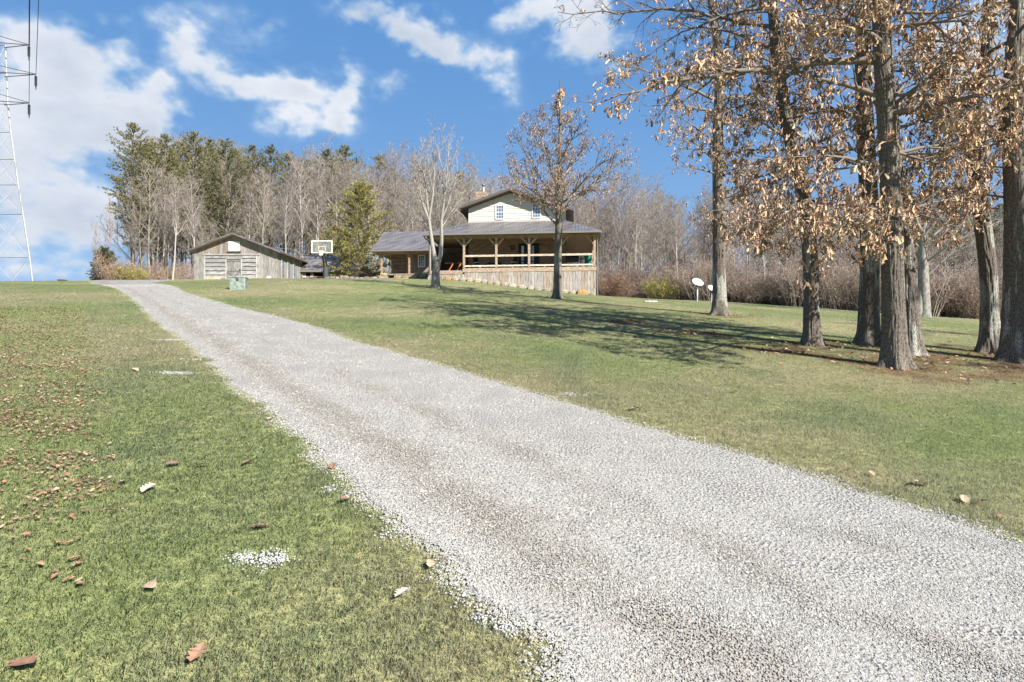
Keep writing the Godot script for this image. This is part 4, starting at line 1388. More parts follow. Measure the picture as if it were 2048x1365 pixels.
func make_yard_trees() -> void:
	# maple with a forked trunk in front of the house
	var r := rngs(61)
	var foot := hit(871, 577)
	var d0 := -foot.z
	var pale := Color(0.25, 0.232, 0.21)
	var o := thing("maple_tree", "bare pale grey maple forking low in front of the porch", "tree", foot)
	var at := func(u: float, v: float, dd := 0.0) -> Vector3:
		return pix(u, v, d0 + dd) - foot
	var tr := MB.new()
	tr.tube(PackedVector3Array([Vector3(0, -0.2, 0), Vector3(0, 0.0, 0), at.call(871, 570), at.call(871, 550), at.call(873, 530), at.call(873, 520)]), PackedFloat32Array([0.42, 0.36, 0.26, 0.225, 0.22, 0.2]), 14, pale)
	part(o, "trunk", tr.mesh(), M.pale_bark)
	var wood := MB.new()
	var P := {"segs": [5, 3, 3, 2], "taper": [0.8, 0.75, 0.7, 0.5], "rmin": 0.007, "wob": [0.08, 0.13, 0.18, 0.2], "up": [0.08, 0.09, 0.06, 0.04], "sides": [6, 5, 4, 3], "col": [pale, pale, Color(0.34, 0.31, 0.28), Color(0.31, 0.26, 0.23)], "n": [8, 6, 4], "t0": [0.2, 0.2, 0.2], "ang": [0.5, 0.55, 0.6], "lr": [0.5, 0.48, 0.5], "fall": [0.35, 0.35, 0.3], "rr": [0.5, 0.5, 0.6]}
	for s in [[[871, 525], [866, 500], [862, 470], [858, 440]], [[875, 527], [881, 510], [883, 480], [883, 440]]]:
		var pp := PackedVector3Array()
		for e in s:
			pp.append(at.call(e[0], e[1]))
		wood.tube(pp, PackedFloat32Array([0.16, 0.125, 0.10, 0.08]), 8, pale)
	for e in [[858, 440, 846, 405, 0.09, 4.6], [858, 440, 862, 400, 0.10, 6.0], [858, 442, 845, 415, 0.07, 3.6], [883, 440, 888, 405, 0.10, 6.2], [883, 440, 902, 405, 0.08, 4.2], [884, 455, 905, 425, 0.06, 3.4], [860, 455, 840, 440, 0.045, 2.6], [883, 470, 900, 460, 0.04, 2.0], [860, 440, 852, 400, 0.08, 5.2]]:
		var a: Vector3 = at.call(e[0], e[1])
		var b: Vector3 = at.call(e[2], e[3], r.randf_range(-0.5, 0.5))
		grow(wood, a, (b - a).normalized(), e[5] * 0.68, e[4] * 0.72, 0, P, r, [])
	part(o, "branches", wood.mesh(), M.twig)
	# small oak in front of the porch end, still holding small leaves
	foot = hit(1115, 598)
	d0 = -foot.z
	at = func(u: float, v: float, dd := 0.0) -> Vector3:
		return pix(u, v, d0 + dd) - foot
	o = thing("young_oak_tree", "young oak with small curled brown leaves in front of the porch", "tree", foot)
	var dark := Color(0.24, 0.21, 0.18)
	part(o, "trunk", bark_trunk(PackedVector3Array([Vector3(0, -0.2, 0), at.call(1115, 560), at.call(1116, 500), at.call(1118, 430), at.call(1119, 380), at.call(1120, 300), at.call(1121, 220), at.call(1120, 160)]), PackedFloat32Array([0.21, 0.175, 0.165, 0.15, 0.125, 0.085, 0.05, 0.01]), 32, 0.12, 0.006, 0.5, -0.05, 31, 1.0), M.bark)
	wood = MB.new()
	var tips := []
	var Q := {"segs": [4, 3, 2], "taper": [0.8, 0.7, 0.5], "rmin": 0.006, "wob": [0.14, 0.22, 0.25], "up": [0.07, 0.03, 0.0], "sides": [5, 4, 3], "col": [dark, Color(0.2, 0.165, 0.14), Color(0.2, 0.16, 0.135)], "n": [9, 5], "t0": [0.2, 0.2], "ang": [0.6, 0.7], "lr": [0.42, 0.45], "fall": [0.4, 0.3], "rr": [0.5, 0.6]}
	for e in [[455, 1070, 405, 0.06, 3.3], [440, 1060, 390, 0.06, 3.2], [425, 1180, 385, 0.06, 3.6], [415, 1190, 340, 0.055, 3.4], [400, 1050, 330, 0.055, 3.4], [395, 1160, 330, 0.05, 3.0], [380, 1070, 300, 0.05, 3.0], [365, 1175, 290, 0.045, 2.8], [350, 1075, 270, 0.04, 2.4], [330, 1160, 250, 0.04, 2.2], [300, 1090, 230, 0.03, 1.8], [280, 1150, 210, 0.03, 1.6], [250, 1105, 190, 0.02, 1.2], [445, 1115, 400, 0.05, 2.6], [430, 1120, 390, 0.05, 2.6], [390, 1118, 330, 0.045, 2.4], [420, 1030, 380, 0.05, 3.2], [405, 1230, 370, 0.05, 3.4]]:
		var a: Vector3 = at.call(1118, e[0])
		var b: Vector3 = at.call(e[1], e[2], r.randf_range(-2.2, 2.2))
		grow(wood, a, (b - a).normalized(), e[4] * 1.05, e[3], 0, Q, r, tips)
	part(o, "branches", wood.mesh(), M.twig)
	hang_leaves(o, tips, 7.0, 0.065, 0.125, [Color(0.31, 0.225, 0.155), Color(0.22, 0.145, 0.10), Color(0.37, 0.275, 0.19)], r, 0.11)
	# pale twin-stemmed tree at the lawn edge behind the oaks
	foot = hit(1846, 635)
	d0 = -foot.z
	at = func(u: float, v: float, dd := 0.0) -> Vector3:
		return pix(u, v, d0 + dd) - foot
	o = thing("pale_tree", "bare pale grey tree with a split foot at the lawn edge behind the oaks", "tree", foot)
	tr = MB.new()
	tr.tube(PackedVector3Array([Vector3(0, -0.2, 0), at.call(1849, 620), at.call(1848, 580), at.call(1846, 520), at.call(1845, 470)]), PackedFloat32Array([0.36, 0.26, 0.23, 0.2, 0.17]), 12, Color(0.31, 0.295, 0.27))
	part(o, "trunk", tr.mesh(), M.pale_bark)
	tr = MB.new()
	tr.tube(PackedVector3Array([at.call(1836, 642), at.call(1839, 610), at.call(1844, 570)]), PackedFloat32Array([0.24, 0.18, 0.1]), 10, Color(0.31, 0.295, 0.27))
	part(o, "second_stem", tr.mesh(), M.pale_bark)
	wood = MB.new()
	for e in [[475, 1825, 430, 0.1, 6.0], [475, 1850, 400, 0.12, 7.0], [475, 1875, 440, 0.09, 6.0], [500, 1820, 480, 0.05, 3.6], [530, 1880, 505, 0.05, 5.0], [520, 1815, 500, 0.045, 3.6], [560, 1870, 540, 0.035, 3.2], [490, 1880, 460, 0.06, 5.0], [545, 1810, 520, 0.03, 2.8]]:
		var a: Vector3 = at.call(1846, e[0])
		var b: Vector3 = at.call(e[1], e[2], r.randf_range(-0.8, 0.8))
		grow(wood, a, (b - a).normalized(), e[4], e[3], 0, P, r, [])
	part(o, "branches", wood.mesh(), M.twig)

# ------------------------------------------------------------------ buildings
func roof_slope(par: Node3D, called: String, e0: Vector3, e1: Vector3, t0: Vector3, t1: Vector3, wide: float, m: Material) -> void:
	# ribbed metal panels laid from the eave e0-e1 up to t0-t1 (a hip where the top edge is shorter)
	var E := e0.distance_to(e1)
	var ex := (e1 - e0) / E
	var a0 := (t0 - e0).dot(ex)
	var a1 := (t1 - e0).dot(ex)
	var S := (t0 - e0) - ex * a0
	var N := ex.cross(S).normalized()
	var flip := N.y < 0.0
	if flip:
		N = -N
	var top := func(x: float) -> float:
		if x < a0 and a0 > 0.001:
			return x / a0
		if x > a1 and E - a1 > 0.001:
			return (E - x) / (E - a1)
		return 1.0
	var n := maxi(1, int(round(E / wide)))
	for k in n:
		var x0 := E * k / n + 0.002
		var x1 := E * (k + 1) / n - 0.002
		var mb := MB.new()
		var xs := [x1]
		for b in [a1, a0]:
			if b > x0 + 0.01 and b < x1 - 0.01:
				xs.append(b)
		xs.append(x0)
		var poly := PackedVector3Array([e0 + ex * x0, e0 + ex * x1])
		for x in xs:
			var f: float = top.call(x)
			if f > 0.004:
				poly.append(e0 + ex * x + S * f)
		if flip:
			poly.reverse()
		if poly.size() < 3:
			continue
		mb.wedge(poly, -N * 0.03)
		for q in 4:
			var x := lerpf(x0 + 0.02, x1 - 0.02, q / 4.0 + 0.02)
			var f: float = top.call(x)
			if f > 0.03:
				var sd := S.normalized()
				mb.box(e0 + ex * x + S * f * 0.5 + N * 0.011, Vector3(0.016, S.length() * f * 0.5 - 0.005, 0.012), Basis(ex, sd, ex.cross(sd)))
		part(par, called, mb.mesh(), m)

func plank_col(r: RandomNumberGenerator, base: Color, vary: float, warm := 0.0) -> Color:
	var t := r.randf_range(1.0 - vary, 1.0 + vary)
	var w := r.randf() * warm
	return Color(base.r * t * (1.0 + w), base.g * t, base.b * t * (1.0 - w))

func off2(r: RandomNumberGenerator) -> Vector2:
	return Vector2(r.randf() * 9.0, r.randf() * 9.0)

func sash(par: Node3D, c: Vector3, w: float, h: float) -> void:
	# a white sash window on a wall that faces +z: frame > panes, muntins
	var mb := MB.new()
	mb.box(Vector3(-w * 0.5, 0, 0), Vector3(0.035, h * 0.5 + 0.035, 0.035))
	mb.box(Vector3(w * 0.5, 0, 0), Vector3(0.035, h * 0.5 + 0.035, 0.035))
	mb.box(Vector3(0, h * 0.5, 0), Vector3(w * 0.5 - 0.036, 0.034, 0.034))
	mb.box(Vector3(0, -h * 0.5, 0.01), Vector3(w * 0.5 - 0.036, 0.04, 0.04))
	mb.box(Vector3(0, 0, 0.004), Vector3(w * 0.5 - 0.036, 0.022, 0.022))
	var f := part(par, "window", mb.mesh(), M.white, c)
	for s in [-1, 1]:
		var hh := h * 0.25 - 0.03
		var cy: float = s * h * 0.25
		bx(f, "pane", M.glass, Vector3(-w * 0.5 + 0.036, cy - hh, -0.012), Vector3(w * 0.5 - 0.036, cy + hh, -0.004))
		for k in [-1, 1]:
			bx(f, "muntin", M.white, Vector3(k * w / 6.0 - 0.008, cy - hh, -0.003), Vector3(k * w / 6.0 + 0.008, cy + hh, 0.008))
		bx(f, "muntin", M.white, Vector3(-w * 0.5 + 0.036, cy - 0.008, -0.002), Vector3(w * 0.5 - 0.036, cy + 0.008, 0.006))

func make_house() -> void:
	var r := rngs(7)
	var Y0 := 5.0
	var H := thing("log_house", "log house with cream gable, wrap-around porch and low left wing", "house", Vector3(1.25, Y0, -44.0), deg_to_rad(-6.0))
	var inv := H.transform.affine_inverse()
	var P := func(x: float, y: float, d: float) -> Vector3:
		return Vector3(x, y - Y0, -d)
	var gl := func(x: float, d: float) -> float:
		# ground height in world metres under a local point
		var w: Vector3 = H.transform * Vector3(x, 0, -d)
		return hgt(w.x, -w.z)
	var tan_w := Color(0.42, 0.32, 0.235)
	var grey_w := Color(0.44, 0.41, 0.37)
	var log_c := Color(0.28, 0.20, 0.14)
	# --- deck
	bx(H, "deck", M.wood, P.call(-4.9, 7.02, 0.06), P.call(4.82, 7.12, 2.36), grey_w)
	bx(H, "deck", M.wood, P.call(2.66, 7.02, 2.37), P.call(4.82, 7.12, 9.4), grey_w)
	bx(H, "deck", M.wood, P.call(-7.6, 6.9, 0.06), P.call(-4.91, 7.0, 6.0), grey_w)
	bx(H, "rim_beam", M.timber, P.call(-4.95, 6.85, -0.02), P.call(-0.5, 7.15, 0.05), plank_col(r, tan_w, 0.05), off2(r))
	bx(H, "rim_beam", M.timber, P.call(-0.496, 6.86, -0.02), P.call(4.88, 7.155, 0.05), plank_col(r, tan_w, 0.05), off2(r))
	bx(H, "rim_beam", M.timber, P.call(-7.6, 6.72, -0.02), P.call(-4.955, 6.93, 0.05), Color(0.38, 0.28, 0.21), off2(r))
	bx(H, "rim_beam", M.timber, P.call(4.84, 6.86, 0.06), P.call(4.9, 7.15, 9.4), tan_w, off2(r))
	# --- skirt of upright boards down to the sloping ground
	var x := -7.58
	while x < 4.86:
		var w := r.randf_range(0.18, 0.27)
		if x + w > 4.86:
			w = 4.88 - x
		var top := 6.845 if x > -4.95 else 6.715
		var c := plank_col(r, grey_w, 0.13, 0.0)
		if r.randf() < 0.35:
			c = plank_col(r, Color(0.43, 0.36, 0.29), 0.13)
		bx(H, "skirt_board", M.wood, P.call(x + 0.008, gl.call(x, 0.0) - 0.15, 0.0 + r.randf_range(0.0, 0.012)), P.call(x + w - 0.008, top, 0.03), c, off2(r))
		x += w
	for k in 9:
		bx(H, "side_board", M.wood, P.call(4.83, gl.call(4.8, k) - 0.15, 0.07 + k * 1.0), P.call(4.86, 6.84, 1.05 + k * 1.0), plank_col(r, grey_w, 0.2), off2(r))
	# --- posts, braces, rails
	var posts := [-4.84, -2.42, 0.0, 2.31, 4.77]
	for i in posts.size():
		var px: float = posts[i]
		bx(H, "post", M.timber, P.call(px - 0.075, 7.16, -0.06), P.call(px + 0.075, 9.36, 0.09), plank_col(r, tan_w, 0.08), off2(r))
		for s in [-1, 1]:
			if (i == posts.size() - 1 and s == 1):
				continue
			bar(H, "brace", M.timber, P.call(px + s * 0.07, 8.82, 0.015), P.call(px + s * 0.56, 9.34, 0.015), 0.11, 0.09, plank_col(r, tan_w, 0.08), off2(r))
		if i < posts.size() - 1:
			var nx: float = posts[i + 1]
			bx(H, "rail", M.timber, P.call(px + 0.078, 7.98, -0.03), P.call(nx - 0.078, 8.12, 0.05), plank_col(r, Color(0.58, 0.46, 0.34), 0.1), off2(r))
			bx(H, "rail", M.timber, P.call(px + 0.078, 7.25, -0.03), P.call(nx - 0.078, 7.36, 0.05), plank_col(r, Color(0.66, 0.58, 0.49), 0.08), off2(r))
			bx(H, "baluster_block", M.timber, P.call((px + nx) * 0.5 - 0.05, 7.158, -0.01), P.call((px + nx) * 0.5 + 0.05, 7.248, 0.04), tan_w, off2(r))
	for k in [3.0, 6.0, 9.2]:
		bx(H, "post", M.timber, P.call(4.70, 7.16, k - 0.07), P.call(4.84, 9.36, k + 0.07), plank_col(r, tan_w, 0.08), off2(r))
		bar(H, "brace", M.timber, P.call(4.77, 8.85, k - 0.08), P.call(4.77, 9.34, k - 0.55), 0.1, 0.09, tan_w, off2(r))
	for k in [2.95, 3.85]:
		bx(H, "post", M.timber, P.call(k - 0.07, 7.16, 9.13), P.call(k + 0.07, 9.36, 9.27), tan_w, off2(r))
		bar(H, "brace", M.timber, P.call(k + 0.07, 8.9, 9.2), P.call(k + 0.45, 9.34, 9.2), 0.09, 0.09, tan_w, off2(r))
	bx(H, "rail", M.timber, P.call(4.74, 7.98, 0.10), P.call(4.82, 8.11, 9.1), Color(0.5, 0.38, 0.28), off2(r))
	bx(H, "post", M.timber, P.call(-7.5, 7.02, -0.06), P.call(-7.36, 9.36, 0.09), plank_col(r, grey_w, 0.08), off2(r))
	# --- beam, ceiling, gutter
	bx(H, "porch_beam", M.wood, P.call(-7.62, 9.362, -0.09), P.call(4.9, 9.56, 0.11), Color(0.36, 0.27, 0.19), off2(r))
	bx(H, "porch_beam", M.wood, P.call(4.7, 9.364, 0.12), P.call(4.88, 9.555, 9.4), Color(0.36, 0.27, 0.19), off2(r))
	bx(H, "porch_ceiling", M.wood, P.call(-7.6, 9.565, -0.5), P.call(5.15, 9.6, 2.38), Color(0.33, 0.25, 0.18), off2(r))
	bx(H, "porch_ceiling", M.wood, P.call(2.66, 9.566, 2.385), P.call(5.15, 9.6, 9.6), Color(0.33, 0.25, 0.18), off2(r))
	bx(H, "porch_ceiling", M.wood, P.call(-7.6, 9.566, 2.385), P.call(-4.95, 9.6, 6.0), Color(0.33, 0.25, 0.18), off2(r))
	bx(H, "gutter", M.gutter, P.call(-7.78, 9.52, -0.66), P.call(5.24, 9.66, -0.56))
	bx(H, "gutter", M.gutter, P.call(5.18, 9.53, -0.555), P.call(5.28, 9.66, 9.6))
	bx(H, "fascia", M.fascia, P.call(-7.76, 9.5, -0.55), P.call(5.16, 9.68, -0.52))
	rod(H, "downspout", M.gutter, [P.call(5.2, 9.5, -0.6), P.call(5.0, 9.3, 0.0), P.call(4.97, 9.0, 0.05), P.call(4.97, gl.call(4.97, 0.05) + 0.1, 0.05)], 0.04)
	rod(H, "downspout", M.fascia, [P.call(-7.74, 9.5, -0.6), P.call(-7.66, 9.32, -0.3), P.call(-7.48, 9.2, -0.12), P.call(-7.43, 8.9, -0.11), P.call(-7.43, 6.7, -0.11)], 0.05)
	# --- porch roof: front, right and left slopes
	roof_slope(H, "porch_roof_panel", P.call(-7.8, 9.66, -0.62), P.call(5.24, 9.66, -0.62), P.call(-4.95, 11.02, 2.42), P.call(2.64, 11.02, 2.42), 0.92, M.roof)
	roof_slope(H, "porch_roof_panel", P.call(5.24, 9.66, -0.61), P.call(5.24, 9.66, 9.7), P.call(2.66, 11.02, 2.42), P.call(2.66, 11.02, 9.7), 0.92, M.roof)
	roof_slope(H, "porch_roof_panel", P.call(-7.8, 9.66, 5.4), P.call(-7.8, 9.66, -0.61), P.call(-4.97, 11.02, 5.4), P.call(-4.97, 11.02, 2.42), 0.92, M.roof)
	# --- lower log wall behind the porch
	bx(H, "chinking", M.mortar, P.call(-4.88, 7.12, 2.47), P.call(-1.06, 10.6, 2.6))
	bx(H, "chinking", M.mortar, P.call(0.66, 7.12, 2.47), P.call(2.58, 10.6, 2.6))
	bx(H, "wall", M.log, P.call(-4.85, 7.05, 2.61), P.call(2.55, 10.62, 10.0), log_c, off2(r))
	bx(H, "door_header", M.log, P.call(-1.055, 9.32, 2.42), P.call(0.655, 10.55, 2.6), plank_col(r, log_c, 0.1), off2(r))
	for k in 9:
		var y := 7.14 + k * 0.372
		for e in [[-4.92, -1.06], [0.66, 2.62]]:
			bx(H, "log", M.log, P.call(e[0], y, 2.40 + r.randf_range(0.0, 0.02)), P.call(e[1], y + 0.325, 2.55), plank_col(r, log_c, 0.16), off2(r))
		bx(H, "log", M.log, P.call(2.56, y + 0.18, 2.6), P.call(2.64, y + 0.5, 9.9), plank_col(r, log_c, 0.15), off2(r))
	for s in [-1.05, 0.60]:
		bx(H, "door_post", M.log, P.call(s, 7.13, 2.39), P.call(s + 0.055, 9.31, 2.58), Color(0.25, 0.165, 0.11), off2(r))
	var dm := MB.new()
	for e in [[-0.985, -0.78], [-0.595, -0.21], [-0.005, 0.06], [0.18, 0.59]]:
		dm.box(Vector3((e[0] + e[1]) * 0.5 + 0.2, 0, 0), Vector3((e[1] - e[0]) * 0.5, 1.07, 0.03))
	dm.box(Vector3(0, 1.0, 0), Vector3(0.78, 0.07, 0.026))
	dm.box(Vector3(0, -0.28, 0), Vector3(0.78, 0.035, 0.026))
	dm.box(Vector3(0, -1.0, 0), Vector3(0.78, 0.08, 0.026))
	var door := part(H, "double_door", dm.mesh(), M.navy, P.call(-0.2, 8.21, 2.5))
	for e in [[-0.58, -0.395], [-0.01, 0.195], [0.26, 0.38]]:
		bx(door, "glass_pane", M.curtain, Vector3(e[0], -0.92, -0.02), Vector3(e[1], 0.93, -0.01))
	bx(H, "door_backing", M.navy, P.call(-0.99, 7.13, 2.56), P.call(0.6, 9.31, 2.6))
	# dark end wall behind the left end of the porch
	for k in 7:
		bx(H, "log", M.log, P.call(-7.9, 6.95 + k * 0.372, 5.9), P.call(-4.95, 7.28 + k * 0.372, 6.05), plank_col(r, Color(0.28, 0.195, 0.13), 0.15), off2(r))
	bx(H, "wall", M.soffit, P.call(-7.9, 6.8, 6.06), P.call(-4.95, 9.6, 6.15))
	bx(H, "wall", M.soffit, P.call(-7.98, 6.8, 2.4), P.call(-7.91, 9.5, 6.15))
	# --- upper storey with cream siding
	var ap := -1.65
	var yr := func(q: float) -> float:
		return 13.25 - 0.342 * absf(q - ap)
	var wm := MB.new()
	wm.wedge(PackedVector3Array([P.call(-4.88, 10.63, 2.46), P.call(2.58, 10.63, 2.46), P.call(2.58, yr.call(2.58), 2.46), P.call(ap, 13.25, 2.46), P.call(-4.88, yr.call(-4.88), 2.46)]), Vector3(0, 0, -7.4))
	part(H, "upper_wall", wm.mesh(), M.siding)
	bx(H, "side_wall", M.log, P.call(-4.95, 10.63, 2.5), P.call(-4.885, 12.1, 9.8), log_c, off2(r))
	var y := 10.72
	while y < 13.1:
		var half := (13.25 - (y + 0.19)) / 0.342
		var xl := maxf(-4.9, ap - half)
		var xr := minf(2.6, ap + half)
		if xr - xl < 0.2:
			break
		var mb := MB.new()
		var a: Vector3 = P.call(xl, y, 2.415)
		var b: Vector3 = P.call(xr, y, 2.415)
		var c: Vector3 = P.call(xr, y + 0.195, 2.452)
		var e: Vector3 = P.call(xl, y + 0.195, 2.452)
		mb.quad(a, b, c, e)
		mb.quad(P.call(xl, y, 2.455), P.call(xr, y, 2.455), b, a)
		mb.quad(e, c, P.call(xr, y + 0.195, 2.456), P.call(xl, y + 0.195, 2.456))
		part(H, "siding_board", mb.mesh(), M.siding)
		y += 0.19
	for s in [-4.93, 2.56]:
		bx(H, "corner_trim", M.siding, P.call(s, 10.7, 2.40), P.call(s + 0.09, yr.call(s) - 0.05, 2.5))
	sash(H, P.call(-2.47, 11.77, 2.40), 0.62, 1.05)
	sash(H, P.call(0.38, 11.80, 2.40), 0.62, 1.05)
	# --- upper roof
	var rp := [[-5.62, 13.5 - 0.342 * 3.97], [3.25, 13.5 - 0.342 * 4.9]]
	roof_slope(H, "roof_panel", P.call(rp[0][0], rp[0][1], 10.2), P.call(rp[0][0], rp[0][1], 1.75), P.call(ap, 13.5, 10.2), P.call(ap, 13.5, 1.75), 0.92, M.roof)
	roof_slope(H, "roof_panel", P.call(rp[1][0], rp[1][1], 1.75), P.call(rp[1][0], rp[1][1], 10.2), P.call(ap, 13.5, 1.75), P.call(ap, 13.5, 10.2), 0.92, M.roof)
	for s in [0, 1]:
		var ex: float = rp[s][0]
		var ey: float = rp[s][1]
		var sm := MB.new()
		var pl := PackedVector3Array([P.call(ex, ey - 0.2, 1.76), P.call(ap, 13.3, 1.76), P.call(ap, 13.46, 1.76), P.call(ex, ey - 0.04, 1.76)])
		if s == 1:
			pl = PackedVector3Array([P.call(ap, 13.3, 1.76), P.call(ex, ey - 0.2, 1.76), P.call(ex, ey - 0.04, 1.76), P.call(ap, 13.46, 1.76)])
		sm.wedge(pl, Vector3(0, 0, -8.4))
		part(H, "soffit", sm.mesh(), M.fascia)
	# --- chimney of stone with a metal flue
	bx(H, "chimney", M.mortar, P.call(-4.85, 11.5, 5.6), P.call(-4.0, 14.2, 6.4))
	for row in 9:
		var cx := -4.9
		while cx < -4.0:
			var w := minf(r.randf_range(0.22, 0.42), -3.95 - cx)
			if w > 0.06:
				bx(H, "chimney_stone", M.rock, P.call(cx + 0.01, 12.15 + row * 0.23, 5.52 + r.randf_range(0, 0.03)), P.call(cx + w - 0.01, 12.36 + row * 0.23, 5.7), plank_col(r, Color(0.42, 0.33, 0.25), 0.25), off2(r))
			cx += w
	rod(H, "flue", M.steel, [P.call(-4.3, 14.2, 6.0), P.call(-4.3, 14.7, 6.0)], 0.09)
	var ball := SphereMesh.new()
	ball.radius = 0.15
	ball.height = 0.26
	part(H, "flue_cap", ball, M.gutter, P.call(-4.3, 14.86, 6.0))
	# --- low wing on the left, set back
	var L := func(u: float, v: float, d: float) -> Vector3:
		return inv * pix(u, v, d)
	var e0: Vector3 = L.call(741, 500.5, 52.6)
	var e1: Vector3 = L.call(866, 500.5, 51.0)
	e1.y = e0.y
	e1.z = e0.z
	var t0: Vector3 = e0 + Vector3(0.3, 2.25, -3.7)
	t0.x = e0.x
	var t1 := Vector3(e1.x, t0.y, t0.z)
	roof_slope(H, "wing_roof_panel", e0, e1, t0, t1, 0.92, M.roof)
	roof_slope(H, "wing_roof_panel", Vector3(e1.x, e0.y, e0.z - 7.4), Vector3(e0.x, e0.y, e0.z - 7.4), Vector3(e1.x, t0.y, t0.z - 0.01), Vector3(e0.x, t0.y, t0.z - 0.01), 0.92, M.roof)
	bx(H, "wing_gutter", M.gutter, e0 + Vector3(-0.03, -0.14, 0.1), e1 + Vector3(0, -0.02, 0.0))
	bx(H, "wing_ceiling", M.soffit, e0 + Vector3(0.05, -0.13, -0.05), e1 + Vector3(0, -0.06, -7.3))
	var fl := e0.y - 2.12
	var zf := e0.z - 0.45
	var zw := e0.z - 2.1
	for px in [e0.x + 0.85, e0.x + 3.35]:
		bx(H, "wing_post", M.timber, Vector3(px - 0.07, fl, zf - 0.07), Vector3(px + 0.07, e0.y - 0.14, zf + 0.07), Color(0.40, 0.27, 0.165), off2(r))
		for s in [-1, 1]:
			bar(H, "brace", M.timber, Vector3(px + s * 0.07, e0.y - 0.65, zf), Vector3(px + s * 0.45, e0.y - 0.16, zf), 0.09, 0.08, Color(0.40, 0.27, 0.165), off2(r))
	bx(H, "wing_floor", M.rock, Vector3(e0.x + 1.1, fl - 0.12, e0.z + 0.2), Vector3(e1.x, fl, e0.z - 7.2), Color(0.34, 0.29, 0.22))
	bx(H, "wing_wall", M.mortar, Vector3(e0.x + 1.25, fl, zw - 0.12), Vector3(e1.x, e0.y - 0.15, zw - 5.0), Color(0.8, 0.8, 0.8))
	for k in 6:
		bx(H, "log", M.log, Vector3(e0.x + 1.2, fl + 0.02 + k * 0.335, zw - 0.1), Vector3(e0.x + 2.6, fl + 0.31 + k * 0.335, zw + 0.03), plank_col(r, log_c, 0.15), off2(r))
	x = e0.x + 2.62
	while x < e1.x - 0.05:
		var w := 0.2
		if not (x > e0.x + 3.65 and x < e0.x + 4.3):
			bx(H, "wing_board", M.wood, Vector3(x, fl + 0.02, zw - 0.1), Vector3(x + w - 0.008, e0.y - 0.16, zw + r.randf_range(0.0, 0.015)), plank_col(r, Color(0.30, 0.25, 0.205), 0.2), off2(r))
		x += w
	bx(H, "wing_board", M.wood, Vector3(e0.x + 3.63, fl + 0.02, zw - 0.1), Vector3(e0.x + 4.42, fl + 0.75, zw + 0.004), Color(0.30, 0.25, 0.205), off2(r))
	sash(H, Vector3(e0.x + 4.03, fl + 1.38, zw - 0.02), 0.6, 1.05)
	# gable end of the wing
	var gm := MB.new()
	gm.wedge(PackedVector3Array([Vector3(e0.x + 0.25, e0.y - 0.06, zw - 5.0), Vector3(e0.x + 0.25, e0.y - 0.06, e0.z - 0.15), Vector3(e0.x + 0.25, t0.y - 0.14, t0.z)]), Vector3(0.1, 0, 0), Color(0.17, 0.13, 0.1))
	part(H, "wing_gable", gm.mesh(), M.wood)
	# --- stones of the retaining wall in front of the wing
	var zs := e0.z + 0.75
	for row in 4:
		x = e0.x + 1.0 + (0.2 if row % 2 else 0.0) - row * 0.05
		while x < e1.x + 0.3:
			var w := r.randf_range(0.35, 0.8)
			if row >= 2 and (absf(x - (e0.x + 1.9)) < 0.4):
				x += w
				continue
			if row < 3 or r.randf() < 0.8:
				stone_part(H, "wall_stone", Vector3(x + w * 0.5, fl - 0.78 + row * 0.23, zs - row * 0.1), Vector3(w * 0.5, 0.12, 0.22), plank_col(r, Color(0.42, 0.34, 0.21), 0.22), r)
			x += w + 0.01
	# --- boulders set along the foot of the porch skirt
	x = -6.3
	var n := 0
	while x < 4.9:
		var w := r.randf_range(0.38, 0.6)
		var col := plank_col(r, Color(0.46, 0.41, 0.31), 0.15)
		var hh := 0.19
		var label := "squared sandstone block in the row along the foot of the porch"
		var grp := "sandstone blocks along the foot of the porch"
		if n == 0 or (x > 3.2 and x < 3.75):
			w = 0.8 if x > 0 else 0.55
			hh = 0.27 if x > 0 else 0.18
			col = Color(0.52, 0.31, 0.13)
			label = "large orange sandstone boulder at the right end of the porch foot" if x > 0 else "orange sandstone block under the left end of the porch deck"
			grp = ""
		var p := H.transform * Vector3(x + w * 0.5, 0, 0.22)
		var sm := MB.new()
		rough_box(sm, Vector3.ZERO, Vector3(w * 0.46, hh, 0.2), r)
		for k in sm.c.size():
			sm.c[k] = col
		var o := solo("sandstone_block", sm.mesh(), M.rock, Vector3(p.x, hgt(p.x, -p.z) + hh * 0.55, p.z), label, "stone", grp)
		o.rotation = Vector3(0, deg_to_rad(-6.0) + r.randf_range(-0.12, 0.12), deg_to_rad(-5.0) + r.randf_range(-0.12, 0.12))
		x += w + r.randf_range(0.04, 0.14)
		n += 1
	# --- things on the porch
	for e in [[-3.95, 0.9, 1], [-1.5, -0.9, 2]]:
		var c := thing("porch_chair", "black porch chair left of the small table" if e[2] == 1 else "black porch chair beside the navy door", "chair", H.transform * P.call(e[0], 7.12, 1.5), deg_to_rad(-6.0) + e[1])
		bx(c, "seat", M.black, Vector3(-0.28, 0.36, -0.26), Vector3(0.28, 0.43, 0.28))
		bar(c, "backrest", M.black, Vector3(0, 0.43, -0.24), Vector3(0, 1.12, -0.5), 0.5, 0.06)
		for s in [-1, 1]:
			bar(c, "armrest", M.steel, Vector3(s * 0.29, 0.62, -0.3), Vector3(s * 0.29, 0.6, 0.26), 0.05, 0.05)
			bar(c, "leg", M.black, Vector3(s * 0.24, 0.0, 0.22), Vector3(s * 0.24, 0.36, 0.22), 0.05, 0.05)
			bar(c, "leg", M.black, Vector3(s * 0.24, 0.0, -0.22), Vector3(s * 0.24, 0.36, -0.22), 0.05, 0.05)
	var tb := thing("porch_table", "low dark table between the two black porch chairs", "table", H.transform * P.call(-2.75, 7.12, 1.6), deg_to_rad(-6.0))
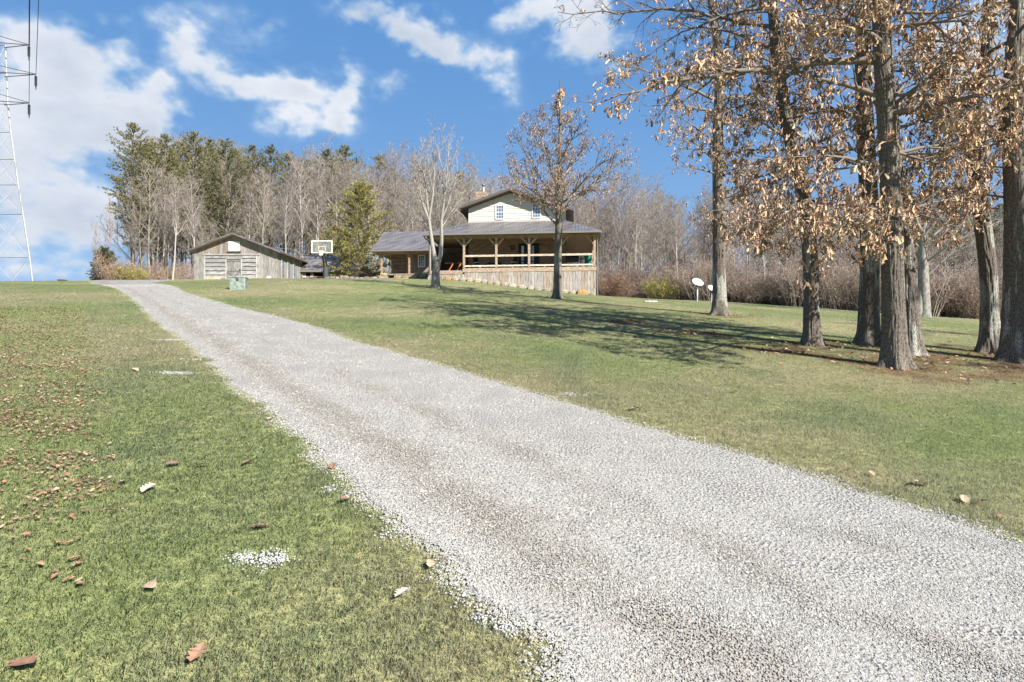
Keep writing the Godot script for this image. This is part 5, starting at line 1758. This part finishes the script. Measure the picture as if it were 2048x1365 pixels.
	bx(tb, "tabletop", M.black, Vector3(-0.5, 0.55, -0.3), Vector3(0.5, 0.61, 0.3))
	for s in [[-1, -1], [1, -1], [-1, 1], [1, 1]]:
		bx(tb, "leg", M.black, Vector3(s[0] * 0.44 - 0.03, 0, s[1] * 0.25 - 0.03), Vector3(s[0] * 0.44 + 0.03, 0.55, s[1] * 0.25 + 0.03))
	var tor := TorusMesh.new()
	tor.inner_radius = 0.1
	tor.outer_radius = 0.2
	tor.rings = 20
	tor.ring_segments = 8
	var wr := solo("wreath", tor, M.rust, H.transform * P.call(-1.45, 9.0, 2.34), "dark round wreath hanging on the log wall beside the door", "wreath")
	wr.rotation = Vector3(PI / 2, 0, 0)
	var gr := thing("grill", "black barrel grill at the right end of the porch", "grill", H.transform * P.call(3.15, 7.12, 1.3), deg_to_rad(-6.0))
	var lid := MB.new()
	lid.tube(PackedVector3Array([Vector3(-0.5, 0.8, 0), Vector3(0.5, 0.8, 0)]), PackedFloat32Array([0.26, 0.26]), 14, Color.WHITE, true)
	part(gr, "barrel", lid.mesh(), M.black)
	bx(gr, "side_shelf", M.black, Vector3(0.52, 0.74, -0.2), Vector3(0.85, 0.79, 0.2))
	for s in [[-0.42, -0.15], [0.42, -0.15], [-0.42, 0.15], [0.42, 0.15]]:
		bar(gr, "leg", M.black, Vector3(s[0], 0, s[1]), Vector3(s[0] * 0.9, 0.62, s[1] * 0.8), 0.04, 0.04)
	var bn := MB.new()
	bn.tube(PackedVector3Array([Vector3(0, 0.0, 0), Vector3(0, 0.98, 0), Vector3(0, 1.0, 0)]), PackedFloat32Array([0.22, 0.3, 0.31]), 16, Color.WHITE, true)
	var bin := thing("green_bin", "dark green plastic bin standing by the corner post of the porch", "bin", H.transform * P.call(4.32, 7.12, 0.95), 0.0)
	part(bin, "body", bn.mesh(), M.bin_green)
	bx(bin, "lid", M.bin_green, Vector3(-0.31, 1.002, -0.31), Vector3(0.31, 1.05, 0.31))
	var sh := thing("folding_bench", "dark bench with slanting orange legs at the left end of the porch", "bench", H.transform * P.call(-5.7, 7.0, 0.9), deg_to_rad(-6.0))
	bx(sh, "seat", M.black, Vector3(-0.75, 0.62, -0.2), Vector3(0.75, 0.68, 0.2))
	for k in [-0.35, 0.25]:
		bar(sh, "leg", M.orange, Vector3(k - 0.12, 0, 0.16), Vector3(k + 0.25, 0.62, 0.16), 0.07, 0.05)
		bar(sh, "leg", M.black, Vector3(k + 0.25, 0, -0.16), Vector3(k - 0.12, 0.62, -0.16), 0.05, 0.05)

func rough_box(mb: MB, c: Vector3, h: Vector3, r: RandomNumberGenerator) -> void:
	# an irregular, chamfered block
	var pts := {}
	var n := 3
	for f in 6:
		var ax := f / 2
		var sg := 1.0 if f % 2 == 0 else -1.0
		var i := (ax + 1) % 3
		var j := (ax + 2) % 3
		var g := []
		for a in n + 1:
			var row := []
			for b in n + 1:
				var p := Vector3.ZERO
				p[ax] = sg
				p[i] = lerpf(-1, 1, float(a) / n)
				p[j] = lerpf(-1, 1, float(b) / n)
				var key := p.snapped(Vector3.ONE * 0.01)
				if not pts.has(key):
					var q := p
					var edge := 0
					for w in 3:
						if absf(p[w]) > 0.99:
							edge += 1
					if edge >= 2:
						q *= 0.93 - 0.05 * edge + 0.05
					q += Vector3(r.randf_range(-1, 1), r.randf_range(-1, 1), r.randf_range(-1, 1)) * 0.07
					pts[key] = c + q * h
				row.append(pts[key])
			g.append(row)
		for a in n:
			for b in n:
				if sg > 0:
					mb.quad(g[a][b], g[a + 1][b], g[a + 1][b + 1], g[a][b + 1])
				else:
					mb.quad(g[a][b], g[a][b + 1], g[a + 1][b + 1], g[a + 1][b])

func stone_part(par: Node3D, called: String, at: Vector3, h: Vector3, col: Color, r: RandomNumberGenerator) -> void:
	var mb := MB.new()
	rough_box(mb, Vector3.ZERO, h, r)
	for k in mb.c.size():
		mb.c[k] = col
	part(par, called, mb.mesh(), M.rock, at)

func make_barn() -> void:
	var r := rngs(17)
	var D := 55.0
	var xl := -29.15
	var base := 7.2
	var B := thing("barn", "weathered grey log and board barn with a low brown gable roof", "barn", W(xl, base, D), 0.0)
	var w := 7.6
	var dp := 7.5
	var eave := 2.78
	var slope := 0.385
	var mid := w * 0.5 - 0.1
	var gy := func(q: float) -> float:
		return 4.27 - slope * absf(q - mid)
	var grey_w := Color(0.34, 0.325, 0.305)
	var brown := Color(0.33, 0.275, 0.23)
	# core behind the boards
	var cm := MB.new()
	cm.wedge(PackedVector3Array([Vector3(0.05, -0.3, -0.12), Vector3(w - 0.05, -0.3, -0.12), Vector3(w - 0.05, gy.call(w - 0.05) - 0.06, -0.12), Vector3(mid, 4.2, -0.12), Vector3(0.05, gy.call(0.05) - 0.06, -0.12)]), Vector3(0, 0, -dp + 0.2))
	part(B, "wall", cm.mesh(), M.mortar)
	# horizontal logs with pale chinking either side of the door
	var x0 := 1.02
	var x1 := 5.68
	var da := 2.95
	var db := 4.32
	bx(B, "chinking", M.lime, Vector3(x0, -0.2, -0.118), Vector3(x1, 2.38, -0.06))
	for k in 7:
		var y := -0.1 + k * 0.375
		var th := 0.305 if k < 6 else 0.26
		bx(B, "log", M.log, Vector3(x0, y, -0.07), Vector3(da - 0.08, y + th - r.randf_range(0, 0.05), 0.02 + r.randf_range(0, 0.03)), plank_col(r, Color(0.42, 0.41, 0.395), 0.2), off2(r))
		bx(B, "log", M.log, Vector3(db + 0.08, y + 0.02, -0.07), Vector3(x1, y + th - r.randf_range(0, 0.05), 0.02 + r.randf_range(0, 0.03)), plank_col(r, Color(0.42, 0.41, 0.395), 0.2), off2(r))
	bx(B, "log", M.log, Vector3(da - 0.06, 2.05, -0.07), Vector3(db + 0.06, 2.36, 0.03), plank_col(r, grey_w, 0.1), off2(r))
	# trims and long lintel
	for e in [[x0 - 0.14, x0 - 0.005], [x1 + 0.005, x1 + 0.12], [da - 0.075, da + 0.03], [db - 0.03, db + 0.075]]:
		bx(B, "trim", M.wood, Vector3(e[0], -0.15, -0.06), Vector3(e[1], 2.04 if e[0] > 2.0 and e[0] < 5.0 else 2.4, 0.06), plank_col(r, Color(0.50, 0.49, 0.475), 0.08), off2(r))
	bx(B, "lintel", M.wood, Vector3(0.85, 2.405, -0.04), Vector3(6.0, 2.55, 0.09), Color(0.42, 0.40, 0.375), off2(r))
	# door with cross braces
	var dm := MB.new()
	var q := da + 0.04
	while q < db - 0.06:
		var bw := minf(0.22, db - 0.035 - q)
		dm.box(Vector3(q + bw * 0.5, 0.92, -0.03), Vector3(bw * 0.5 - 0.004, 1.06, 0.03), Basis(), plank_col(r, Color(0.31, 0.298, 0.28), 0.18), off2(r))
		q += 0.22
	var dr := part(B, "door", dm.mesh(), M.wood)
	bar(dr, "brace", M.wood, Vector3(da + 0.12, 0.02, 0.022), Vector3(db - 0.12, 0.92, 0.022), 0.12, 0.03, Color(0.25, 0.235, 0.215), off2(r))
	bar(dr, "brace", M.wood, Vector3(db - 0.12, 0.02, 0.020), Vector3(da + 0.12, 0.92, 0.020), 0.12, 0.03, Color(0.25, 0.235, 0.215), off2(r))
	for y in [0.0, 0.98, 1.9]:
		bx(dr, "ledge", M.wood, Vector3(da + 0.06, y - 0.06, 0.006), Vector3(db - 0.06, y + 0.06, 0.04), Color(0.25, 0.235, 0.215), off2(r))
	bx(dr, "latch", M.black, Vector3(db - 0.16, 1.0, 0.04), Vector3(db - 0.06, 1.12, 0.08))
	# upright boards at both corners and in the gable
	x0 = 0.0
	while x0 < 0.86:
		bx(B, "board", M.wood, Vector3(x0 + 0.004, -0.2, -0.1), Vector3(x0 + 0.21, 2.42, 0.0 + r.randf_range(0, 0.015)), plank_col(r, grey_w, 0.2), off2(r))
		x0 += 0.215
	x0 = 5.81
	while x0 < w - 0.05:
		bx(B, "board", M.wood, Vector3(x0 + 0.004, -0.2, -0.1), Vector3(minf(x0 + 0.255, w), minf(2.42, gy.call(x0 + 0.2)), 0.0 + r.randf_range(0, 0.015)), plank_col(r, Color(0.35, 0.33, 0.305), 0.2), off2(r))
		x0 += 0.26
	x0 = 0.0
	while x0 < w - 0.02:
		var bw := minf(r.randf_range(0.22, 0.32), w - x0)
		var lo := 2.43
		var mb := MB.new()
		var c := plank_col(r, brown, 0.25)
		if r.randf() < 0.35:
			c = plank_col(r, Color(0.33, 0.31, 0.285), 0.15)
		var zz := r.randf_range(0, 0.02)
		var pl := PackedVector3Array([Vector3(x0 + 0.004, lo, zz), Vector3(x0 + bw - 0.004, lo, zz), Vector3(x0 + bw - 0.004, gy.call(x0 + bw), zz)])
		if mid > x0 + 0.03 and mid < x0 + bw - 0.03:
			pl.append(Vector3(mid, gy.call(mid), zz))
		pl.append(Vector3(x0 + 0.004, gy.call(x0), zz))
		mb.wedge(pl, Vector3(0, 0, -0.05), c)
		for k in mb.uv.size():
			mb.uv[k] = Vector2(mb.v[k].x, mb.v[k].y) + Vector2(x0 * 3.7, x0 * 1.3)
		part(B, "gable_board", mb.mesh(), M.wood)
		x0 += bw
	# white panel in the gable and its ledge
	bx(B, "gable_panel", M.sheet, Vector3(mid - 0.52, 2.82, 0.03), Vector3(mid + 0.50, 3.66, 0.07))
	bx(B, "panel_ledge", M.wood, Vector3(mid - 0.62, 2.68, 0.03), Vector3(mid + 0.62, 2.80, 0.14), Color(0.2, 0.17, 0.145), off2(r))
	# right side wall: boards, pale posts and small dark openings
	var z := 0.0
	var i := 0
	while z < dp:
		bx(B, "side_board", M.wood, Vector3(w - 0.08, -0.3, -z - 0.004), Vector3(w + 0.0 + r.randf_range(0, 0.02), eave - 0.05, -z - 0.25), plank_col(r, Color(0.34, 0.33, 0.31), 0.18), off2(r))
		z += 0.256
		i += 1
	for k in 3:
		var z0 := -0.9 - k * 1.5
		bx(B, "side_post", M.wood, Vector3(w + 0.022, -0.2, z0), Vector3(w + 0.08, eave - 0.2, z0 - 0.14), Color(0.5, 0.48, 0.45), off2(r))
		for y in 5:
			bx(B, "side_pane", M.glass, Vector3(w + 0.022, 0.1 + y * 0.45, z0 - 0.2), Vector3(w + 0.04, 0.42 + y * 0.45, z0 - 0.62))
	# roof
	var ov := 0.55
	var rise := 4.27 + 0.14
	var le := -0.42
	var re := w + 0.42
	roof_slope(B, "roof_panel", Vector3(le, rise - slope * (mid - le), -dp - 0.3), Vector3(le, rise - slope * (mid - le), ov), Vector3(mid, rise, -dp - 0.3), Vector3(mid, rise, ov), 0.92, M.roof)
	roof_slope(B, "roof_panel", Vector3(re, rise - slope * (re - mid), ov), Vector3(re, rise - slope * (re - mid), -dp - 0.3), Vector3(mid, rise, ov), Vector3(mid, rise, -dp - 0.3), 0.92, M.roof)
	for s in [0, 1]:
		var ex := le if s == 0 else re
		var ey := rise - slope * absf(ex - mid)
		var pl := PackedVector3Array([Vector3(ex, ey - 0.13, ov - 0.01), Vector3(mid, rise - 0.13, ov - 0.01), Vector3(mid, rise - 0.035, ov - 0.01), Vector3(ex, ey - 0.035, ov - 0.01)])
		if s == 1:
			pl = PackedVector3Array([pl[1], pl[0], pl[3], pl[2]])
		var sm := MB.new()
		sm.wedge(pl, Vector3(0, 0, -dp - 0.8))
		part(B, "roof_deck", sm.mesh(), M.soffit)
		var tm := MB.new()
		var up := Vector3(0, 0.012, 0.022)
		tm.wedge(PackedVector3Array([pl[0] + up - Vector3(0, 0.03, 0), pl[1] + up - Vector3(0, 0.03, 0), pl[2] + up, pl[3] + up]), Vector3(0, 0, -0.02))
		part(B, "rake_trim", tm.mesh(), M.roof)
	bx(B, "gutter", M.fascia, Vector3(re - 0.02, rise - slope * (re - mid) - 0.16, ov - 0.05), Vector3(re + 0.1, rise - slope * (re - mid) - 0.03, -dp - 0.2))
	bx(B, "shadow_sill", M.wood, Vector3(-0.05, -0.28, -0.05), Vector3(1.0, -0.12, 0.05), Color(0.1, 0.09, 0.08), off2(r))  # base beam coloured near black to paint the shadow line under the left boards
	# stones and blocks lying against the front
	for e in [[1.75, 0.55, 0.2, Color(0.55, 0.45, 0.28), "yellow sandstone block lying against the barn front by the door"], [2.35, 0.2, 0.16, Color(0.6, 0.56, 0.42), "small pale stone between the yellow block and the barn door"], [5.05, 0.35, 0.16, Color(0.55, 0.48, 0.32), "yellowish stone against the barn logs right of the door"], [7.0, 0.18, 0.26, Color(0.75, 0.75, 0.74), "small white post block at the barn corner"]]:
		var mb := MB.new()
		rough_box(mb, Vector3.ZERO, Vector3(e[1], e[2], 0.16), r)
		for k in mb.c.size():
			mb.c[k] = e[3]
		var px: float = xl + e[0]
		solo("stone", mb.mesh(), M.rock, G(px, D - 0.35, e[2] * 0.8), e[4], "stone")

func make_shed() -> void:
	var r := rngs(27)
	var D := 61.0
	var a := pix(583, 540, D)
	var b := pix(675, 540, D)
	var base := hgt((a.x + b.x) * 0.5, D + 1.5)
	var S := thing("open_shed", "low open-fronted shed with brown metal roof beside the barn", "shed", Vector3(a.x, base, -D), 0.0)
	var w := b.x - a.x
	var ey := a.y - base
	var t := pix(597, 513.5, D + 2.0).y - base
	roof_slope(S, "roof_panel", Vector3(-0.1, ey, 0.1), Vector3(w + 0.1, ey, 0.1), Vector3(-0.1 + 0.55, t, -2.0), Vector3(w - 0.0, t, -2.0), 0.92, M.roof)
	roof_slope(S, "roof_panel", Vector3(w + 0.55, ey - 0.05, -4.1), Vector3(-0.1, ey - 0.05, -4.1), Vector3(w, t - 0.005, -2.01), Vector3(0.45, t - 0.005, -2.01), 0.92, M.roof)
	roof_slope(S, "roof_panel", Vector3(w + 0.11, ey, 0.09), Vector3(w + 0.56, ey - 0.06, -4.0), Vector3(w + 0.02, t - 0.01, -1.9), Vector3(w + 0.04, t - 0.01, -2.1), 0.92, M.gutter)
	bx(S, "fascia", M.gutter, Vector3(-0.1, ey - 0.22, 0.02), Vector3(w + 0.1, ey - 0.03, 0.1))
	bx(S, "soffit", M.soffit, Vector3(0.0, ey - 0.2, 0.015), Vector3(w + 0.3, ey - 0.12, -4.0))
	var dark := Color(0.31, 0.225, 0.175)
	bx(S, "back_wall", M.wood, Vector3(0.05, -0.2, -3.6), Vector3(w - 0.05, ey - 0.2, -3.7), dark, off2(r))
	bx(S, "side_wall", M.wood, Vector3(0.05, -0.2, -0.4), Vector3(0.13, ey - 0.2, -3.59), dark, off2(r))
	bx(S, "side_wall", M.wood, Vector3(w - 1.25, -0.2, -0.5), Vector3(w - 1.17, ey - 0.2, -3.59), dark, off2(r))
	var x := 0.15
	while x < w - 1.3:
		bx(S, "half_wall_board", M.wood, Vector3(x, -0.2, -0.30), Vector3(x + 0.18, ey - 0.62, -0.26), plank_col(r, Color(0.28, 0.19, 0.15), 0.2), off2(r))
		x += 0.185
	for px in [0.05, 0.95, w - 1.35, w - 0.25]:
		bx(S, "post", M.timber, Vector3(px, -0.2, -0.24), Vector3(px + 0.12, ey - 0.22, -0.12), Color(0.25, 0.2, 0.16), off2(r))
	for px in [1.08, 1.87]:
		bx(S, "dark_opening_panel", M.black, Vector3(px - 0.02, 0.2, -0.25), Vector3(px + 0.32, ey - 0.75, -0.21))  # solid black panel painted as the shade inside an opening
		bx(S, "hatch_lip", M.white, Vector3(px - 0.03, ey - 0.74, -0.25), Vector3(px + 0.33, ey - 0.66, -0.15))
		bx(S, "hatch_board", M.wood, Vector3(px - 0.02, ey - 0.64, -0.25), Vector3(px + 0.3, ey - 0.25, -0.22), Color(0.24, 0.21, 0.19), off2(r))
	for px in [w - 1.1, w - 0.85, w - 0.5]:
		bx(S, "pale_board", M.wood, Vector3(px, -0.2, -0.6), Vector3(px + 0.13, ey - 0.3, -0.56), Color(0.5, 0.47, 0.43), off2(r))

func make_yard_things() -> void:
	var r := rngs(37)
	# basketball hoop
	var D := 53.5
	var g := G((650 - 1024.0) / F * D, D)
	var hp := thing("basketball_hoop", "basketball hoop with clear white-framed backboard and dark padded pole", "basketball hoop", g)
	var L := func(u: float, v: float, dd := 0.0) -> Vector3:
		return pix(u, v, D + dd) - g
	var c: Vector3 = L.call(643.5, 494, -1.2)
	var hw := 0.92
	var hh := 0.51
	var fm := MB.new()
	fm.box(Vector3(0, hh, 0), Vector3(hw, 0.03, 0.03))
	fm.box(Vector3(0, -hh, 0), Vector3(hw, 0.03, 0.03))
	for s in [-1, 1]:
		fm.box(Vector3(s * (hw - 0.04), 0, 0), Vector3(0.034, hh - 0.035, 0.028))
	var bb := part(hp, "backboard_frame", fm.mesh(), M.white, c)
	bx(bb, "backboard", M.clear, Vector3(-hw + 0.075, -hh + 0.034, -0.01), Vector3(hw - 0.075, hh - 0.034, 0.01))
	fm = MB.new()
	for s in [-1, 1]:
		fm.box(Vector3(s * 0.29, -0.18, 0.016), Vector3(0.012, 0.212, 0.005))
		fm.box(Vector3(0, -0.18 + s * 0.2, 0.017), Vector3(0.277, 0.012, 0.005))
	part(bb, "target_square", fm.mesh(), M.white)
	var tor := TorusMesh.new()
	tor.inner_radius = 0.215
	tor.outer_radius = 0.245
	tor.rings = 24
	tor.ring_segments = 6
	part(hp, "rim", tor, M.orange, c + Vector3(0, -0.36, 0.3))
	var nm := MB.new()
	for k in 12:
		var a := TAU * k / 12
		for s in [-1, 1]:
			var b: float = a + s * 0.5
			nm.tube(PackedVector3Array([Vector3(cos(a) * 0.22, 0, sin(a) * 0.22), Vector3(cos(b) * 0.12, -0.42, sin(b) * 0.12)]), PackedFloat32Array([0.01, 0.01]), 4, Color.WHITE)
	part(hp, "net", nm.mesh(), M.net, c + Vector3(0, -0.37, 0.3))
	var mx: Vector3 = L.call(652, 534)
	rod(hp, "pole", M.dark_steel, [Vector3(0.05, -0.1, 0), Vector3(0.05, mx.y, 0)], 0.24, 10)
	for s in [-0.12, 0.12]:
		bar(hp, "arm", M.dark_steel, Vector3(0.05 + s, mx.y - 0.1, 0), c + Vector3(s + 0.05, -0.3, -0.06), 0.10, 0.10)
		bar(hp, "arm", M.dark_steel, Vector3(0.05 + s, mx.y + 0.2, 0), c + Vector3(s, 0.1, -0.06), 0.06, 0.06)
	# green utility box
	var p := hit(478, 579)
	var d := -p.z
	var ub := thing("utility_box", "pale green metal utility box standing on the lawn below the barn", "utility box", p, 0.25)
	var bw := 33.0 / F * d * 0.43
	bx(ub, "body", M.box_green, Vector3(-bw, -0.1, -0.4), Vector3(bw, 0.5, 0.4))
	bx(ub, "lid", M.box_green, Vector3(-bw - 0.02, 0.502, -0.42), Vector3(bw + 0.02, 0.56, 0.43))
	bx(ub, "hasp", M.dark_steel, Vector3(-0.04, 0.38, 0.4), Vector3(0.04, 0.5, 0.45))
	# two satellite dishes on poles
	for e in [[1395, 603.5, 566, 23.0, 0.55, "larger white satellite dish on a pole beside the straight grey oak"], [1424, 604.5, 578, 19.0, 0.9, "smaller white satellite dish half hidden by the straight grey oak"]]:
		p = hit(e[0], e[1])
		d = -p.z
		if d > 50.0:
			d = 46.0
			p = G((e[0] - 1024.0) / F * d, d)
		var ds := thing("satellite_dish", e[5], "satellite dish", p)
		var top: float = pix(e[0], e[2], d).y - p.y
		var rad: float = e[3] * 0.5 / F * d
		rod(ds, "pole", M.dish, [Vector3(0, -0.1, 0), Vector3(0, top, 0)], 0.04)
		var mb := MB.new()
		var n := 24
		var tilt := Basis.from_euler(Vector3(deg_to_rad(-46), e[4] * 0.35, deg_to_rad(12)))
		for j in 7:
			var rr := rad * j / 6.0
			for k in n:
				var a := TAU * k / n
				mb.v.append(tilt * Vector3(cos(a) * rr, sin(a) * rr, 0.16 * rr * rr / rad))
				mb.n.append(tilt * Vector3(-cos(a) * 0.32 * rr / rad, -sin(a) * 0.32 * rr / rad, 1.0).normalized())
				mb.uv.append(Vector2.ZERO)
				mb.c.append(Color.WHITE)
		for j in 6:
			for k in n:
				var q := j * n + k
				var s := j * n + (k + 1) % n
				mb.ix.append_array([q, s + n, q + n, q, s, s + n])
		part(ds, "reflector", mb.mesh(), M.dish, Vector3(0, top, 0.08))
		rod(ds, "feed_arm", M.dark_steel, [Vector3(0.0, top - rad * 0.6, 0.1), Vector3(0.08, top - rad * 0.3, 0.5), Vector3(0.1, top + 0.02, 0.62)], 0.018)
		bx(ds, "bracket", M.dark_steel, Vector3(-0.06, top - 0.25, -0.05), Vector3(0.06, top + 0.02, 0.06))
	# pale flat stone on the lawn
	var mb2 := MB.new()
	rough_box(mb2, Vector3.ZERO, Vector3(0.32, 0.05, 0.2), r)
	for k in mb2.c.size():
		mb2.c[k] = Color(0.6, 0.59, 0.56)
	p = hit(1301, 605.5)
	if -p.z > 60.0:
		p = G(9.6, 41.5)
	solo("flat_stone", mb2.mesh(), M.rock, p + UP * 0.03, "pale flat stone lying alone on the lawn near the dishes", "stone")
	# low brown box on the crest
	p = G((124 - 1024.0) / F * 56.0, 56.0)
	var bo := thing("brown_box", "small rusty brown box on the crest of the lawn left of the drive", "box", p)
	bx(bo, "body", M.rust, Vector3(-0.26, -0.1, -0.25), Vector3(0.26, 0.26, 0.25))
	bx(bo, "lid", M.rust, Vector3(-0.285, 0.262, -0.28), Vector3(0.285, 0.31, 0.28))
	# garden stones between the shed and the house wing
	for k in 13:
		var u := 655.0 + k * 9.6 + r.randf_range(-2, 2)
		var dd := r.randf_range(50.5, 51.5)
		var q := G((u - 1024.0) / F * dd, dd)
		var mb := MB.new()
		var sz := Vector3(r.randf_range(0.16, 0.34), r.randf_range(0.13, 0.24), 0.2)
		rough_box(mb, Vector3.ZERO, sz, r)
		var col := plank_col(r, Color(0.30, 0.25, 0.22), 0.25)
		for i in mb.c.size():
			mb.c[i] = col
		var o := solo("garden_stone", mb.mesh(), M.rock, q + UP * sz.y * 0.6, "rough brownish stone in the row edging the bed beside the house wing", "stone", "stones edging the bed beside the wing")
		o.rotation.y = r.randf() * TAU

func make_pylon() -> void:
	var D := 88.0
	var cx := -76.2
	var gy := hgt(cx, D)
	var T := thing("transmission_tower", "tall white steel lattice transmission tower with short arms", "tower", W(cx, gy, D))
	var Y := func(v: float) -> float:
		return EYE + (682.5 - v) / F * D - gy
	var lev := [[0.0, 3.5], [Y.call(510), 3.0], [Y.call(422), 2.45], [Y.call(363), 2.05], [Y.call(312), 1.75], [Y.call(258), 1.45], [Y.call(202), 1.2], [Y.call(140), 1.1], [Y.call(84), 1.0]]
	for sx in [-1, 1]:
		for sz in [-1, 1]:
			var pts := []
			for e in lev:
				pts.append(Vector3(sx * e[1], e[0], sz * e[1]))
			pts[0].y = -0.3
			rod(T, "leg", M.steel, pts, 0.11, 4)
	for i in range(1, lev.size()):
		var h: float = lev[i][1]
		var y: float = lev[i][0]
		var h0: float = lev[i - 1][1]
		var y0: float = lev[i - 1][0]
		for f in 4:
			var b := Basis(UP, f * PI / 2)
			bar(T, "horizontal_strut", M.dark_steel if f % 2 == 0 else M.steel, b * Vector3(-h, y, h), b * Vector3(h, y, h), 0.06, 0.06)
			bar(T, "diagonal_strut", M.steel, b * Vector3(-h0, y0, h0), b * Vector3(h, y, h), 0.03, 0.03)
			bar(T, "diagonal_strut", M.steel, b * Vector3(h0, y0, h0), b * Vector3(-h, y, h), 0.03, 0.03)
	for e in [[90.0, 57.0], [149.0, 71.0], [206.0, 57.5]]:
		var y: float = Y.call(e[0])
		var ax: float = (e[1] - 1024.0) / F * D - cx
		for s in [-1, 1]:
			var tip := Vector3(s * ax, y, 0)
			for z in [-1, 1]:
				bar(T, "arm", M.dark_steel, Vector3(s * 1.0, y + 0.0, z * 0.8), tip, 0.09, 0.09)
			bar(T, "arm", M.dark_steel, Vector3(s * 1.0, y + 1.3, 0), tip + Vector3(0, 0.05, 0), 0.08, 0.08)
			var mb := MB.new()
			var ps := PackedVector3Array()
			var rs := PackedFloat32Array()
			for k in 23:
				ps.append(Vector3(0, -0.25 - k * 0.065, 0))
				rs.append(0.19 if k % 2 else 0.1)
			ps.append(Vector3(0, -2.3, 0))
			rs.append(0.03)
			mb.tube(PackedVector3Array([Vector3(0, 0, 0), Vector3(0, -0.25, 0)]), PackedFloat32Array([0.03, 0.03]), 5, Color.WHITE)
			mb.tube(ps, rs, 10, Color.WHITE)
			part(T, "insulator", mb.mesh(), M.black, tip)
			if s == 1:
				# the conductor runs on over the camera to the next tower
				var a := W(cx, gy, D) + tip + Vector3(0, -0.3, 0)
				var pts := PackedVector3Array()
				var ra := PackedFloat32Array()
				for k in 41:
					var t := k / 40.0
					var q := a + Vector3(0.8075 * 230.0, 0, 230.0) * t
					q.y -= 4.0 * 5.0 * t * (1.0 - t)
					pts.append(q)
					ra.append(0.035)
				var wm := MB.new()
				wm.tube(pts, ra, 5, Color.WHITE)
				solo("power_line", wm.mesh(), M.black, Vector3.ZERO, ["conductor from the top arm of the lattice tower", "conductor from the middle arm of the lattice tower", "conductor from the lowest arm of the lattice tower"][[90.0, 149.0, 206.0].find(e[0])], "cable")

func _ready() -> void:
	# camera
	var cam := Camera3D.new()
	cam.name = "camera"
	cam.fov = rad_to_deg(2.0 * atan(682.5 / F))
	cam.near = 0.1
	cam.far = 6000.0
	cam.position = Vector3(0, EYE, 0)
	add_child(cam)
	cam.current = true
	# sky and exposure
	var env := Environment.new()
	env.background_mode = Environment.BG_SKY
	env.sky = make_sky()
	env.background_energy_multiplier = 0.44
	env.tonemap_mode = Environment.TONE_MAPPER_LINEAR
	env.tonemap_exposure = 2.55
	env.sdfgi_enabled = true
	env.ssao_enabled = true
	env.ssil_enabled = true
	var we := WorldEnvironment.new()
	we.name = "environment"
	we.environment = env
	add_child(we)
	# sun: high to the right, behind the camera
	var sun := DirectionalLight3D.new()
	sun.name = "sun"
	sun.light_energy = 1.6
	sun.light_color = Color(1.0, 0.975, 0.94)
	sun.light_angular_distance = 0.5
	sun.shadow_enabled = true
	var to_sun := Vector3(0.68, 0.0, 0.73).normalized() * cos(deg_to_rad(36.0)) + UP * sin(deg_to_rad(36.0))
	add_child(sun)
	sun.look_at_from_position(to_sun * 50.0, Vector3.ZERO, UP)
	# structure
	soft = FastNoiseLite.new()
	soft.seed = 2
	soft.frequency = 0.02
	soft.fractal_octaves = 3
	fine = FastNoiseLite.new()
	fine.seed = 8
	fine.frequency = 0.03
	fine.fractal_octaves = 3
	bark_noise = FastNoiseLite.new()
	bark_noise.seed = 15
	bark_noise.frequency = 0.16
	bark_noise.fractal_octaves = 2
	var t0 := Time.get_ticks_msec()
	make_materials()
	make_grid()
	make_ground()
	make_drive()
	print("ground ", Time.get_ticks_msec() - t0)
	make_house()
	make_barn()
	make_shed()
	print("buildings ", Time.get_ticks_msec() - t0)
	make_oaks()
	print("oaks ", Time.get_ticks_msec() - t0)
	make_yard_trees()
	make_woods()
	print("woods ", Time.get_ticks_msec() - t0)
	make_pylon()
	make_yard_things()
	make_grass()
	print("grass ", Time.get_ticks_msec() - t0)
	make_gravel()
	make_fallen_leaves()
	print("done ", Time.get_ticks_msec() - t0)
